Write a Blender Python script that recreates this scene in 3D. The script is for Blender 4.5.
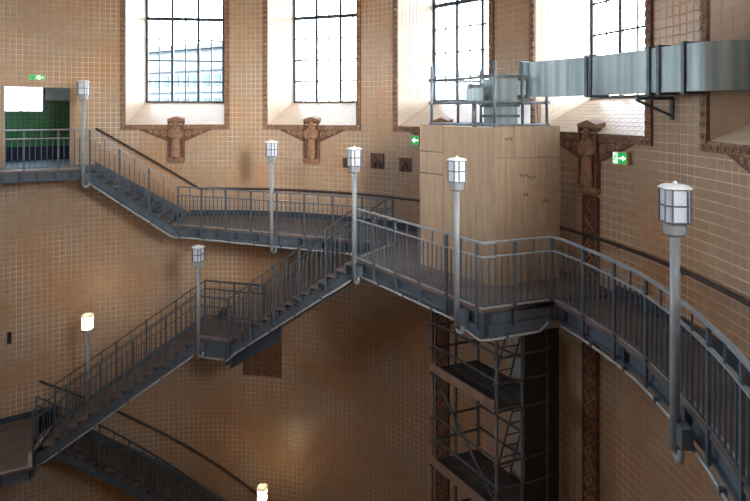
import bpy, math, random
import numpy as np
from mathutils import Vector, Matrix
random.seed(7)
rng = np.random.RandomState(5)
scene = bpy.context.scene
for o in list(bpy.data.objects):
    bpy.data.objects.remove(o)
PI = math.pi
D2R = PI / 180

# ------------------------------------------------------------------ main dimensions (metres, shaft axis = origin)
R = 9.651          # inner radius of the tiled shaft
E = 20.0           # eye level above the shaft floor
TOP = E + 7.0      # where the ceiling springs
TILE = 0.15
UPZ, GALZ, LANZ, LOWZ, BOTZ = E - 1.60, E - 3.24, E - 6.03, E - 8.73, E - 13.2   # walkway levels
WIN0, WSTEP, WHALF = -7.08, 360 / 14, 8.75
BAYS = (0, 1, 2, 3, 4, 5, 10, 11, 12)   # bays with a window; bays behind the camera left out to darken the lower shaft, door bay has none
OCU = 1.5          # radius of the glazed eye in the dome
#     # window axes and half angle of the openings
WZ0, WZ1 = E - 0.42, E + 4.75                   # opening bottom / top at the inner wall face
RG, GHALF, GZ0 = 10.883, 1.2625, E + 0.277      # glazing plane distance, half width, bottom
PANE_W, PANE_H = GHALF / 3, 0.695
NROW = 6
GZ1 = GZ0 + NROW * PANE_H

# ------------------------------------------------------------------ camera, sky, exposure
cam_d = bpy.data.cameras.new('camera')
cam = bpy.data.objects.new('camera', cam_d)
scene.collection.objects.link(cam)
cam.location = (4.976, -6.862, E)
cam.rotation_euler = (PI / 2, 0, 0)
cam_d.sensor_width = 36
cam_d.lens = 25.4
cam_d.shift_y = -139.5 / 750
cam_d.clip_start = 0.1
cam_d.clip_end = 300
scene.camera = cam

SUN_AZ, SUN_EL = 157.0, 18.0        # hazy low sun from the right, behind the camera
world = bpy.data.worlds.new('hazy_sky')
scene.world = world
world.use_nodes = True
wnt = world.node_tree
bg = wnt.nodes['Background']
sky = wnt.nodes.new('ShaderNodeTexSky')
sky.sky_type = 'NISHITA'
sky.sun_disc = False
sky.sun_elevation = math.radians(SUN_EL)
sky.sun_rotation = math.radians(SUN_AZ)
sky.air_density = 1.0
sky.dust_density = 1.6
sky.ozone_density = 1.0
hs = wnt.nodes.new('ShaderNodeHueSaturation')
hs.inputs['Saturation'].default_value = 0.35
wnt.links.new(sky.outputs[0], hs.inputs['Color'])
wnt.links.new(hs.outputs[0], bg.inputs[0])
bg.inputs[1].default_value = 4.8
sun_d = bpy.data.lights.new('sun', 'SUN')
sun_d.energy = 0.4
sun_d.angle = math.radians(16)
sun_d.color = (1.0, 0.96, 0.91)
sun = bpy.data.objects.new('sun', sun_d)
scene.collection.objects.link(sun)
sun.rotation_euler = Vector((-math.sin(SUN_AZ * D2R) * math.cos(SUN_EL * D2R), -math.cos(SUN_AZ * D2R) * math.cos(SUN_EL * D2R), -math.sin(SUN_EL * D2R))).to_track_quat('-Z', 'Y').to_euler()
scene.view_settings.view_transform = 'Standard'
scene.view_settings.look = 'None'
scene.view_settings.exposure = 0.0
scene.view_settings.gamma = 1.0
scene.view_settings.use_curve_mapping = False
try:
    scene.cycles.max_bounces = 10
    scene.cycles.diffuse_bounces = 6
    scene.cycles.transparent_max_bounces = 12
    scene.cycles.sample_clamp_indirect = 12
    scene.cycles.caustics_reflective = False
    scene.cycles.caustics_refractive = False
except Exception:
    pass


def pol(r, deg):
    return (r * math.sin(deg * D2R), r * math.cos(deg * D2R))


def portal(loc, look, sx, sy):
    ld = bpy.data.lights.new('sky_portal', 'AREA')
    ld.shape = 'RECTANGLE'
    ld.size, ld.size_y = sx, sy
    ld.cycles.is_portal = True
    o = bpy.data.objects.new('sky_portal', ld)
    scene.collection.objects.link(o)
    o.location = loc
    o.rotation_euler = Vector(look).to_track_quat('-Z', 'Y').to_euler()
    return o


for k in BAYS:
    a = WIN0 + k * WSTEP
    x, y = pol(RG + 0.06, a)
    portal((x, y, (GZ0 + GZ1) / 2), (-x, -y, 0), 2 * GHALF, GZ1 - GZ0)
portal((0, 0, TOP + 5.6), (0, 0, -1), 2 * OCU, 2 * OCU)

# ------------------------------------------------------------------ materials


def s2l(c):
    return tuple(((v / 255) / 12.92 if v / 255 <= 0.04045 else ((v / 255 + 0.055) / 1.055) ** 2.4) for v in c)


def new_mat(name):
    m = bpy.data.materials.new(name)
    m.use_nodes = True
    return m, m.node_tree, m.node_tree.nodes['Principled BSDF']


def ramp(nt, stops):
    r = nt.nodes.new('ShaderNodeValToRGB')
    e = r.color_ramp.elements
    while len(e) < len(stops):
        e.new(0.5)
    for i, (p, c) in enumerate(stops):
        e[i].position = p
        e[i].color = (*c, 1)
    return r


def noise_mat(name, c1, c2, scale=3.0, rough=0.5, metal=0.0, bump=0.0, detail=4, spec=None, stretch=None, coord='Object'):
    m, nt, b = new_mat(name)
    tc = nt.nodes.new('ShaderNodeTexCoord')
    n = nt.nodes.new('ShaderNodeTexNoise')
    n.inputs['Scale'].default_value = scale
    n.inputs['Detail'].default_value = detail
    src = tc.outputs[coord]
    if stretch:
        mp = nt.nodes.new('ShaderNodeMapping')
        mp.inputs['Scale'].default_value = stretch
        nt.links.new(src, mp.inputs[0])
        src = mp.outputs[0]
    nt.links.new(src, n.inputs['Vector'])
    r = ramp(nt, [(0.3, s2l(c1)), (0.7, s2l(c2))])
    nt.links.new(n.outputs['Fac'], r.inputs[0])
    nt.links.new(r.outputs[0], b.inputs['Base Color'])
    b.inputs['Roughness'].default_value = rough
    b.inputs['Metallic'].default_value = metal
    if spec is not None:
        b.inputs['Specular IOR Level'].default_value = spec
    if bump:
        bp = nt.nodes.new('ShaderNodeBump')
        bp.inputs['Strength'].default_value = bump
        bp.inputs['Distance'].default_value = 0.02
        nt.links.new(n.outputs['Fac'], bp.inputs['Height'])
        nt.links.new(bp.outputs[0], b.inputs['Normal'])
    return m


def tile_mat(name, mode):
    """glazed wall tile: each tile a tint of its own, large orange and grey batches across the wall"""
    m, nt, b = new_mat(name)
    N, L = nt.nodes.new, nt.links.new
    geo = N('ShaderNodeNewGeometry')
    if mode == 'attr':
        t = N('ShaderNodeAttribute')
        t.attribute_name = 'tint'
        tint = t.outputs['Fac']
    else:
        t = N('ShaderNodeObjectInfo')
        tint = t.outputs['Random']
    r1 = ramp(nt, [(0.0, s2l((160, 133, 110))), (0.5, s2l((170, 144, 120))), (1.0, s2l((180, 154, 129)))])
    L(tint, r1.inputs[0])
    n1 = N('ShaderNodeTexNoise')
    n1.inputs['Scale'].default_value = 0.55
    n1.inputs['Detail'].default_value = 3
    L(geo.outputs['Position'], n1.inputs['Vector'])
    r2 = ramp(nt, [(0.34, s2l((184, 134, 94))), (0.48, s2l((172, 143, 115))), (0.62, s2l((164, 147, 130)))])
    L(n1.outputs['Fac'], r2.inputs[0])
    mx = N('ShaderNodeMix')
    mx.data_type = 'RGBA'
    mx.inputs[0].default_value = 0.6
    L(r1.outputs[0], mx.inputs[6])
    L(r2.outputs[0], mx.inputs[7])
    L(mx.outputs[2], b.inputs['Base Color'])
    b.inputs['Roughness'].default_value = 0.32
    b.inputs['Specular IOR Level'].default_value = 0.6
    return m


def grout_mat():
    m, nt, b = new_mat('grout')
    N, L = nt.nodes.new, nt.links.new
    geo = N('ShaderNodeNewGeometry')
    n1 = N('ShaderNodeTexNoise')
    n1.inputs['Scale'].default_value = 0.75
    n1.inputs['Detail'].default_value = 2
    L(geo.outputs['Position'], n1.inputs['Vector'])
    r = ramp(nt, [(0.36, s2l((186, 150, 118))), (0.55, s2l((208, 188, 166))), (0.7, s2l((226, 214, 198)))])
    L(n1.outputs['Fac'], r.inputs[0])
    L(r.outputs[0], b.inputs['Base Color'])
    b.inputs['Roughness'].default_value = 0.9
    return m


def grid_tile_mat(name, tile, grout, size=0.15, rough=0.3):
    """plain procedural square tiling in metres for surfaces out of the camera's close view (uses the UV map)"""
    m, nt, b = new_mat(name)
    N, L = nt.nodes.new, nt.links.new
    uv = N('ShaderNodeUVMap')
    br = N('ShaderNodeTexBrick')
    br.offset = 0
    br.inputs['Scale'].default_value = 1.0
    br.inputs['Brick Width'].default_value = size
    br.inputs['Row Height'].default_value = size
    br.inputs['Mortar Size'].default_value = 0.008
    c = s2l(tile)
    br.inputs['Color1'].default_value = (*c, 1)
    br.inputs['Color2'].default_value = (*[v * 0.82 for v in c], 1)
    br.inputs['Mortar'].default_value = (*s2l(grout), 1)
    L(uv.outputs[0], br.inputs['Vector'])
    L(br.outputs['Color'], b.inputs['Base Color'])
    b.inputs['Roughness'].default_value = rough
    return m


def emit_mat(name, col, strength):
    m, nt, b = new_mat(name)
    b.inputs['Base Color'].default_value = (*s2l(col), 1)
    b.inputs['Emission Color'].default_value = (*s2l(col), 1)
    b.inputs['Emission Strength'].default_value = strength
    return m


def glass_mat(name, tint=(0.95, 0.98, 1.0), gloss=0.08):
    m = bpy.data.materials.new(name)
    m.use_nodes = True
    nt = m.node_tree
    nt.nodes.clear()
    out = nt.nodes.new('ShaderNodeOutputMaterial')
    tr = nt.nodes.new('ShaderNodeBsdfTransparent')
    tr.inputs[0].default_value = (*tint, 1)
    gl = nt.nodes.new('ShaderNodeBsdfGlossy')
    gl.inputs['Roughness'].default_value = 0.03
    mx = nt.nodes.new('ShaderNodeMixShader')
    mx.inputs[0].default_value = gloss
    nt.links.new(tr.outputs[0], mx.inputs[1])
    nt.links.new(gl.outputs[0], mx.inputs[2])
    nt.links.new(mx.outputs[0], out.inputs[0])
    return m


def ply_mat():
    m, nt, b = new_mat('plywood')
    N, L = nt.nodes.new, nt.links.new
    tc = N('ShaderNodeTexCoord')
    mp = N('ShaderNodeMapping')
    mp.inputs['Scale'].default_value = (9, 9, 0.7)
    oi = N('ShaderNodeObjectInfo')
    L(tc.outputs['Object'], mp.inputs[0])
    n = N('ShaderNodeTexNoise')
    n.inputs['Scale'].default_value = 2.2
    n.inputs['Detail'].default_value = 6
    n.inputs['Distortion'].default_value = 0.8
    L(mp.outputs[0], n.inputs['Vector'])
    r = ramp(nt, [(0.3, s2l((154, 132, 110))), (0.5, s2l((170, 147, 124))), (0.72, s2l((182, 160, 136)))])
    L(n.outputs['Fac'], r.inputs[0])
    hsv = N('ShaderNodeHueSaturation')
    mr = N('ShaderNodeMapRange')
    mr.inputs[3].default_value = 0.90
    mr.inputs[4].default_value = 1.05
    L(oi.outputs['Random'], mr.inputs[0])
    L(mr.outputs[0], hsv.inputs['Value'])
    L(r.outputs[0], hsv.inputs['Color'])
    L(hsv.outputs[0], b.inputs['Base Color'])
    b.inputs['Roughness'].default_value = 0.6
    return m


M = {}
M['tile'] = tile_mat('glazed_tile', 'attr')
M['tile_single'] = tile_mat('glazed_tile_single', 'object')
M['grout'] = grout_mat()
M['tile_plain'] = grid_tile_mat('tile_plain', (186, 145, 108), (222, 206, 186))
M['reveal'] = noise_mat('white_reveal_tile', (190, 172, 152), (204, 188, 170), 2.0, 0.35)
M['reveal_grout'] = noise_mat('reveal_grout', (204, 194, 182), (216, 207, 196), 2.0, 0.9)
M['terra'] = noise_mat('terracotta', (124, 92, 72), (166, 128, 102), 7.0, 0.65, bump=0.5)
M['terra_light'] = noise_mat('terracotta_light', (126, 98, 81), (164, 132, 110), 9.0, 0.6, bump=0.4)
M['terra_dark'] = noise_mat('terracotta_dark', (92, 64, 51), (126, 90, 70), 9.0, 0.6, bump=0.5)
M['bronze'] = noise_mat('bronze_relief', (70, 50, 42), (108, 78, 62), 14.0, 0.5, bump=0.5)
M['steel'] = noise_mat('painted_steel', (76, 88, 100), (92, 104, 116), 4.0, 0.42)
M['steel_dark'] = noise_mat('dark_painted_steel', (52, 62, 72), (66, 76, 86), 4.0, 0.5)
M['rail_top'] = noise_mat('rail_sky_sheen', (128, 138, 146), (150, 160, 168), 5.0, 0.3)  # paler colour painted in for sky reflection on the flat rails
M['rail'] = noise_mat('rail_steel', (70, 81, 92), (88, 100, 110), 5.0, 0.4)
M['deck'] = noise_mat('deck_plate', (92, 83, 80), (118, 107, 102), 2.5, 0.55)
M['deck_edge'] = noise_mat('deck_edge', (158, 144, 138), (180, 166, 160), 3.0, 0.6)
M['conduit'] = noise_mat('conduit', (150, 156, 162), (176, 182, 188), 6.0, 0.35)
M['lamp_post'] = noise_mat('lamp_post_paint', (128, 136, 142), (150, 157, 162), 5.0, 0.45)
M['lamp_glass'] = noise_mat('opal_glass', (198, 208, 224), (212, 221, 234), 2.0, 0.25)
M['lamp_glow'] = emit_mat('opal_glass_lit', (255, 214, 160), 9.0)
M['lamp_cage'] = noise_mat('lantern_frame', (82, 90, 100), (100, 108, 118), 5.0, 0.5)
M['lamp_cap'] = noise_mat('lantern_cap', (205, 208, 212), (225, 227, 230), 5.0, 0.5)
M['handrail'] = noise_mat('dark_handrail', (52, 44, 42), (70, 60, 56), 5.0, 0.4)
M['galv'] = noise_mat('galvanised_sheet', (116, 132, 140), (164, 180, 188), 1.6, 0.42, 0.5, stretch=(4, 4, 0.15))
M['flange'] = noise_mat('duct_flange', (70, 84, 96), (92, 106, 118), 5.0, 0.45, 0.3)
M['scaf'] = noise_mat('scaffold_tube', (92, 104, 114), (126, 138, 148), 6.0, 0.4, 0.4)
M['scaf_dark'] = noise_mat('old_scaffold_tube', (70, 72, 76), (96, 96, 98), 6.0, 0.5, 0.2)
M['mesh_board'] = noise_mat('dark_deck_board', (58, 54, 52), (80, 74, 70), 6.0, 0.8)
M['board'] = noise_mat('scaffold_board', (120, 98, 84), (150, 124, 106), 6.0, 0.8, stretch=(1, 1, 1))
M['tarp'] = noise_mat('dark_sheeting', (26, 28, 32), (38, 40, 45), 3.0, 0.7)
M['sheet'] = noise_mat('grey_sheeting', (140, 140, 138), (165, 165, 162), 3.0, 0.7)
M['ply'] = ply_mat()
M['glass'] = glass_mat('window_glass')
M['winsteel'] = noise_mat('window_steel', (52, 62, 78), (66, 76, 92), 6.0, 0.45)
M['green'] = grid_tile_mat('green_tile', (40, 108, 66), (22, 60, 40), 0.15, 0.2)
M['blue'] = grid_tile_mat('navy_tile', (22, 32, 66), (40, 46, 70), 0.15, 0.2)
M['plaster'] = noise_mat('plaster', (200, 200, 198), (216, 216, 214), 2.0, 0.8)
M['floor'] = noise_mat('floor_stone', (46, 43, 41), (62, 58, 55), 1.5, 0.7)
M['paving'] = noise_mat('paving', (120, 118, 114), (150, 147, 142), 0.5, 0.9)
M['ceil'] = noise_mat('ceiling_plaster', (196, 186, 172), (210, 200, 188), 1.0, 0.8)
M['lining'] = noise_mat('door_lining', (172, 150, 130), (186, 165, 145), 3.0, 0.6)
M['lobby'] = noise_mat('lobby_floor', (120, 140, 160), (140, 160, 178), 2.0, 0.5)
M['sign_green'] = emit_mat('sign_green', (10, 165, 75), 0.7)
M['sign_white'] = emit_mat('sign_white', (240, 255, 240), 1.0)
M['sign_box'] = noise_mat('sign_box', (190, 184, 150), (206, 200, 168), 5.0, 0.5)
M['facade'] = noise_mat('far_facade', (72, 84, 94), (84, 96, 106), 0.6, 0.8)
M['facade_trim'] = noise_mat('far_cornice', (56, 68, 78), (66, 78, 88), 0.8, 0.8)
M['farglass'] = noise_mat('far_window', (20, 44, 54), (32, 58, 68), 1.0, 0.2)
M['white_board'] = noise_mat('white_board', (225, 226, 228), (238, 239, 240), 2.0, 0.6)
M['red_ink'] = noise_mat('red_marker', (170, 70, 60), (180, 84, 70), 5.0, 0.8)
M['ink'] = noise_mat('pencil', (112, 88, 70), (122, 96, 76), 5.0, 0.8)

# ------------------------------------------------------------------ mesh helpers


class MB:
    def __init__(s):
        s.v, s.f, s.uv = [], [], None

    def add(s, vs, fs):
        o = len(s.v)
        s.v += [tuple(p) for p in vs]
        s.f += [tuple(i + o for i in q) for q in fs]
        return s

    def box(s, c, d, rz=0.0, rx=0.0):
        hx, hy, hz = d[0] / 2, d[1] / 2, d[2] / 2
        cz, sz = math.cos(rz), math.sin(rz)
        cx, sx = math.cos(rx), math.sin(rx)
        vs = []
        for X, Y, Z in ((-1, -1, -1), (1, -1, -1), (1, 1, -1), (-1, 1, -1), (-1, -1, 1), (1, -1, 1), (1, 1, 1), (-1, 1, 1)):
            x, y, z = X * hx, Y * hy, Z * hz
            y, z = y * cx - z * sx, y * sx + z * cx
            vs.append((c[0] + x * cz - y * sz, c[1] + x * sz + y * cz, c[2] + z))
        return s.add(vs, [(3, 2, 1, 0), (4, 5, 6, 7), (0, 1, 5, 4), (1, 2, 6, 5), (2, 3, 7, 6), (3, 0, 4, 7)])

    def prism(s, poly, z0, z1):
        n = len(poly)
        if sum(poly[i][0] * poly[(i + 1) % n][1] - poly[(i + 1) % n][0] * poly[i][1] for i in range(n)) < 0:
            poly = poly[::-1]
        vs = [(x, y, z0) for x, y in poly] + [(x, y, z1) for x, y in poly]
        return s.add(vs, [tuple(range(n))[::-1], tuple(range(n, 2 * n))] + [(i, (i + 1) % n, n + (i + 1) % n, n + i) for i in range(n)])

    def loft(s, rings, caps=True):
        n = len(rings[0])
        vs = [p for r in rings for p in r]
        fs = []
        for k in range(len(rings) - 1):
            for i in range(n):
                j = (i + 1) % n
                fs.append((k * n + i, k * n + j, (k + 1) * n + j, (k + 1) * n + i))
        if caps:
            fs.append(tuple(range(n))[::-1])
            fs.append(tuple(range((len(rings) - 1) * n, len(rings) * n)))
        return s.add(vs, fs)

    def tube(s, path, r, n=8):
        path = [Vector(p) for p in path]
        rings = []
        ref = None
        for i, p in enumerate(path):
            a = path[max(i - 1, 0)]
            b = path[min(i + 1, len(path) - 1)]
            t = (b - a).normalized()
            if ref is None:
                ref = Vector((0, 0, 1)) if abs(t.z) < 0.9 else Vector((1, 0, 0))
            u = (ref - t * ref.dot(t)).normalized()
            w = t.cross(u)
            ref = u
            rr = r[i] if isinstance(r, (list, tuple)) else r
            rings.append([p + u * (rr * math.cos(2 * PI * k / n)) + w * (rr * math.sin(2 * PI * k / n)) for k in range(n)])
        return s.loft(rings)

    def sweep(s, path, prof):
        """profile points (side, up): side = to the left of travel, up = world Z"""
        n = len(path)
        rings = []
        for i, p in enumerate(path):
            ts = []
            for a, b in ((i - 1, i), (i, i + 1)):
                if 0 <= a and b < n:
                    dx, dy = path[b][0] - path[a][0], path[b][1] - path[a][1]
                    l = math.hypot(dx, dy)
                    if l > 1e-9:
                        ts.append((dx / l, dy / l))
            tx, ty = sum(t[0] for t in ts) / len(ts), sum(t[1] for t in ts) / len(ts)
            l = math.hypot(tx, ty)
            tx, ty = tx / l, ty / l
            c = max(0.4, tx * ts[0][0] + ty * ts[0][1])
            nx, ny = -ty / c, tx / c
            rings.append([(p[0] + nx * a, p[1] + ny * a, p[2] + b) for a, b in prof])
        return s.loft(rings)

    def build(s, name, mat, parent=None, smooth=False, loc=None):
        me = bpy.data.meshes.new(name)
        me.from_pydata(s.v, [], s.f)
        me.materials.append(mat if not isinstance(mat, str) else M[mat])
        if smooth:
            me.polygons.foreach_set('use_smooth', [True] * len(me.polygons))
        me.update()
        return link(name, me, parent, loc)


def link(name, me, parent=None, loc=None, rz=0.0):
    o = bpy.data.objects.new(name, me)
    scene.collection.objects.link(o)
    if loc is not None:
        o.location = loc
    o.rotation_euler = (0, 0, rz)
    if parent is not None:
        o.parent = parent
    return o


def centred(mb, name, mat, parent, origin, smooth=False):
    """a part whose vertices were given in world space, kept relative to its thing's origin"""
    mb.v = [(x - origin[0], y - origin[1], z - origin[2]) for x, y, z in mb.v]
    return mb.build(name, mat, parent, smooth)


def tag(o, label, cat, group=None):
    o['label'] = label
    o['category'] = cat
    if group:
        o['group'] = group
    return o


def thing(name, label, cat, loc, group=None, rz=0.0):
    o = bpy.data.objects.new(name, None)
    o.empty_display_size = 0.2
    scene.collection.objects.link(o)
    o.location = loc
    o.rotation_euler = (0, 0, rz)
    return tag(o, label, cat, group)


def structure(o):
    o['kind'] = 'structure'
    return o


def rect(w, z0, z1, a=0.0):
    return [(a - w / 2, z0), (a + w / 2, z0), (a + w / 2, z1), (a - w / 2, z1)]


def arc(r, a0, a1, z, step=2.5):
    n = max(2, int(abs(a1 - a0) / step) + 1)
    return [(*pol(r, a0 + (a1 - a0) * i / (n - 1)), z) for i in range(n)]


def resample(path, d):
    """points every d (horizontal) along a polyline, with heading"""
    seg = [math.hypot(path[i + 1][0] - path[i][0], path[i + 1][1] - path[i][1]) for i in range(len(path) - 1)]
    out, total = [], sum(seg)
    n = max(1, round(total / d))
    for k in range(n + 1):
        s = total * k / n
        i = 0
        while i < len(seg) - 1 and s > seg[i] + 1e-9:
            s -= seg[i]
            i += 1
        t = s / seg[i]
        a, b = path[i], path[i + 1]
        out.append((tuple(a[j] + (b[j] - a[j]) * t for j in range(3)), math.atan2(b[1] - a[1], b[0] - a[0])))
    return out


# ------------------------------------------------------------------ room shell
VIS0, VIS1 = -46.0, 128.0        # the part of the wall the camera can look at
DOOR_A0, DOOR_A1, DOOR_Z1 = -34.2, -24.7, E + 0.68


def in_window(a, z, m=0.0):
    if WZ0 - m < z < WZ1 + m:
        k = round((a - WIN0) / WSTEP)
        if k % 14 not in BAYS:
            return False
        if abs(a - (WIN0 + k * WSTEP)) * D2R * R < WHALF * D2R * R + m:
            return True
    return False


def in_door(a, z):
    return DOOR_A0 < a < DOOR_A1 and UPZ - 0.02 < z < DOOR_Z1


def wall_piece(name, a0, a1, mat):
    A = {a0, a1, DOOR_A0, DOOR_A1}
    for k in range(-8, 16):
        for sg in (-1, 1):
            A.add(WIN0 + k * WSTEP + sg * WHALF)
    A |= {a0 + 3 * i for i in range(int((a1 - a0) / 3) + 1)}
    A = sorted(a for a in A if a0 <= a <= a1)
    Z = sorted({0.0, 4.0, 8.0, 12.0, UPZ - 0.02, WZ0, DOOR_Z1, WZ1, TOP})
    me = bpy.data.meshes.new(name)
    vs, fs, uvs = [], [], []
    for i in range(len(A) - 1):
        for j in range(len(Z) - 1):
            am, zm = (A[i] + A[i + 1]) / 2, (Z[j] + Z[j + 1]) / 2
            if in_window(am, zm) or in_door(am, zm):
                continue
            o = len(vs)
            for a, z in ((A[i], Z[j]), (A[i], Z[j + 1]), (A[i + 1], Z[j + 1]), (A[i + 1], Z[j])):
                vs.append((*pol(R, a), z))
                uvs.append((a * D2R * R, z))
            fs.append((o, o + 3, o + 2, o + 1))
    me.from_pydata(vs, [], fs)
    ul = me.uv_layers.new(name='UVMap')
    ul.data.foreach_set('uv', [c for f in fs for v in f for c in uvs[v]])
    me.materials.append(mat)
    me.update()
    return structure(link(name, me))


wall_back = wall_piece('wall_back', VIS0, VIS1, M['grout'])
wall_front = wall_piece('wall_front', VIS1, VIS0 + 360, M['tile_plain'])

mb = MB()
mb.prism([pol(R + 0.3, 360 * i / 64) for i in range(64)], -0.3, 0.0)
structure(mb.build('floor', 'floor'))
gr = MB()
gr.loft([[(*pol(r, 360 * i / 48), E - 1.9) for i in range(48)] for r in (12.6, 60, 200)], caps=False)
structure(gr.build('floor_outside', 'paving'))
mb = MB()
rings = []
for r, z in ((R + 0.02, TOP), (R - 0.25, TOP + 0.05), (9.2, TOP + 1.4), (8.2, TOP + 2.8), (6.6, TOP + 3.9), (4.4, TOP + 4.5), (OCU + 0.1, TOP + 4.8), (OCU + 0.1, TOP + 5.0), (R + 0.02, TOP + 5.0)):
    rings.append([(*pol(r, 360 * i / 56), z) for i in range(56)])
mb.loft(rings + [rings[0]], caps=False)
structure(mb.build('ceiling', 'ceil', smooth=False))
# glazed oculus
sky_root = structure(MB().sweep([(*pol(OCU + 0.05, a), TOP + 4.9) for a in range(0, 361, 10)], rect(0.12, 0, 0.25)).build('window_8', 'winsteel'))
for k in range(8):
    x, y = pol(OCU, k * 45)
    MB().tube([(0, 0, TOP + 5.5), (x, y, TOP + 5.1)], 0.05, 6).build('glazing_bar', 'winsteel', sky_root)
    p0, p1 = pol(OCU, k * 45), pol(OCU, k * 45 + 45)
    MB().add([(0, 0, TOP + 5.5), (*p0, TOP + 5.1), (*p1, TOP + 5.1)], [(0, 2, 1)]).build('pane', 'glass', sky_root)

# individual tiles of the wall --------------------------------------------------
NCOL = 404
PITCH = 360 / NCOL
TW = TILE - 0.010
NEAR = (88.2, 98.6, E - 4.3, E - 0.62)


def tile_verts(a, z):
    """a slightly pillowed glazed tile standing proud of the joints"""
    ca, sa = math.cos(a * D2R), math.sin(a * D2R)
    h0, h1 = TW / 2, TW / 2 - 0.006
    out = []
    for dep, h in ((0.0, h0), (0.007, h1)):
        for sx, sz in ((-1, -1), (1, -1), (1, 1), (-1, 1)):
            t = sx * h
            rr = R - dep
            out.append((rr * sa + t * ca, rr * ca - t * sa, z + sz * h))
    return out


TF = [(5, 6, 7, 4), (0, 1, 5, 4), (1, 2, 6, 5), (2, 3, 7, 6), (3, 0, 4, 7)]
TFr = [tuple(reversed(q)) for q in TF]
vs, fs, tint = [], [], []
near = []
for ci in range(int(VIS0 / PITCH) + 1, int(VIS1 / PITCH)):
    a = ci * PITCH
    for ri in range(int((E - 13.5) / TILE), int((E + 4.6) / TILE)):
        z = (ri + 0.5) * TILE
        if in_window(a, z, 0.10) or (DOOR_A0 - 0.3 < a < DOOR_A1 + 0.3 and UPZ - 0.05 < z < DOOR_Z1 + 0.05):
            continue
        if NEAR[0] < a < NEAR[1] and NEAR[2] < z < NEAR[3] and len(near) < 300:
            near.append((a, z))
            continue
        o = len(vs)
        vs += tile_verts(a, z)
        fs += [tuple(i + o for i in q) for q in TF]
        tint += [rng.rand()] * 5
me = bpy.data.meshes.new('wall_tiles')
me.from_pydata(vs, [], fs)
at = me.attributes.new('tint', 'FLOAT', 'FACE')
at.data.foreach_set('value', tint)
me.materials.append(M['tile'])
me.update()
o = link('wall_tiles', me, wall_back)
o['kind'] = 'stuff'
tv = [(x, y - R, z) for x, y, z in tile_verts(0, 0)]
tme = bpy.data.meshes.new('tile')
tme.from_pydata(tv, [], TF)
tme.materials.append(M['tile_single'])
tme.update()
for a, z in near:
    x, y = pol(R, a)
    link('tile', tme, wall_back, (x, y, z), -a * D2R)

# windows: reveal, sill, steel frame, panes, terracotta surround -----------------


def lerp(a, b, t):
    return tuple(a[i] + (b[i] - a[i]) * t for i in range(3))


def tiled_patch(mbg, mbt, p00, p10, p11, p01, size, lift):
    """joint-coloured backing quad plus proud tiles on the patch; lift = offset vector towards the room"""
    mbg.add([p00, p10, p11, p01], [(0, 1, 2, 3)])
    lu = max(math.dist(p00, p10), math.dist(p01, p11))
    lv = max(math.dist(p00, p01), math.dist(p10, p11))
    nu, nv = max(1, round(lu / size)), max(1, round(lv / size))
    g = 0.045

    def P(u, v):
        return lerp(lerp(p00, p10, u), lerp(p01, p11, u), v)
    for i in range(nu):
        for j in range(nv):
            q = [P((i + g) / nu, (j + g) / nv), P((i + 1 - g) / nu, (j + g) / nv), P((i + 1 - g) / nu, (j + 1 - g) / nv), P((i + g) / nu, (j + 1 - g) / nv)]
            t = [tuple(c[k] + lift[k] for k in range(3)) for c in q]
            mbt.add(q + t, [(4, 5, 6, 7), (0, 1, 5, 4), (1, 2, 6, 5), (2, 3, 7, 6), (3, 0, 4, 7)])


def rosette(mb, cx, cz, w, y=0.0):
    """a square boss with a ring, local X across, Z up, -Y towards the room"""
    h = w / 2
    mb.box((cx, y - 0.012, cz), (w * 0.92, 0.03, w * 0.92))
    n = 8
    ring = []
    for r, d in ((0.36 * w, 0.027), (0.30 * w, 0.05), (0.18 * w, 0.05), (0.12 * w, 0.03), (0.08 * w, 0.05)):
        ring.append([(cx + r * math.cos(2 * PI * k / n), y - d, cz + r * math.sin(2 * PI * k / n)) for k in range(n)])
    mb.loft(ring)


def curved_band(mb, a0, a1, z0, z1, d0, d1):
    """a block following the wall: angles a0..a1, heights z0..z1, standing from d0 to d1 off the wall"""
    n = max(1, int(abs(a1 - a0) / 2.5) + 1)
    rings = []
    for i in range(n + 1):
        a = a0 + (a1 - a0) * i / n
        rings.append([(*pol(R - d0, a), z0), (*pol(R - d1, a), z0), (*pol(R - d1, a), z1), (*pol(R - d0, a), z1)])
    mb.loft(rings)


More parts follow.
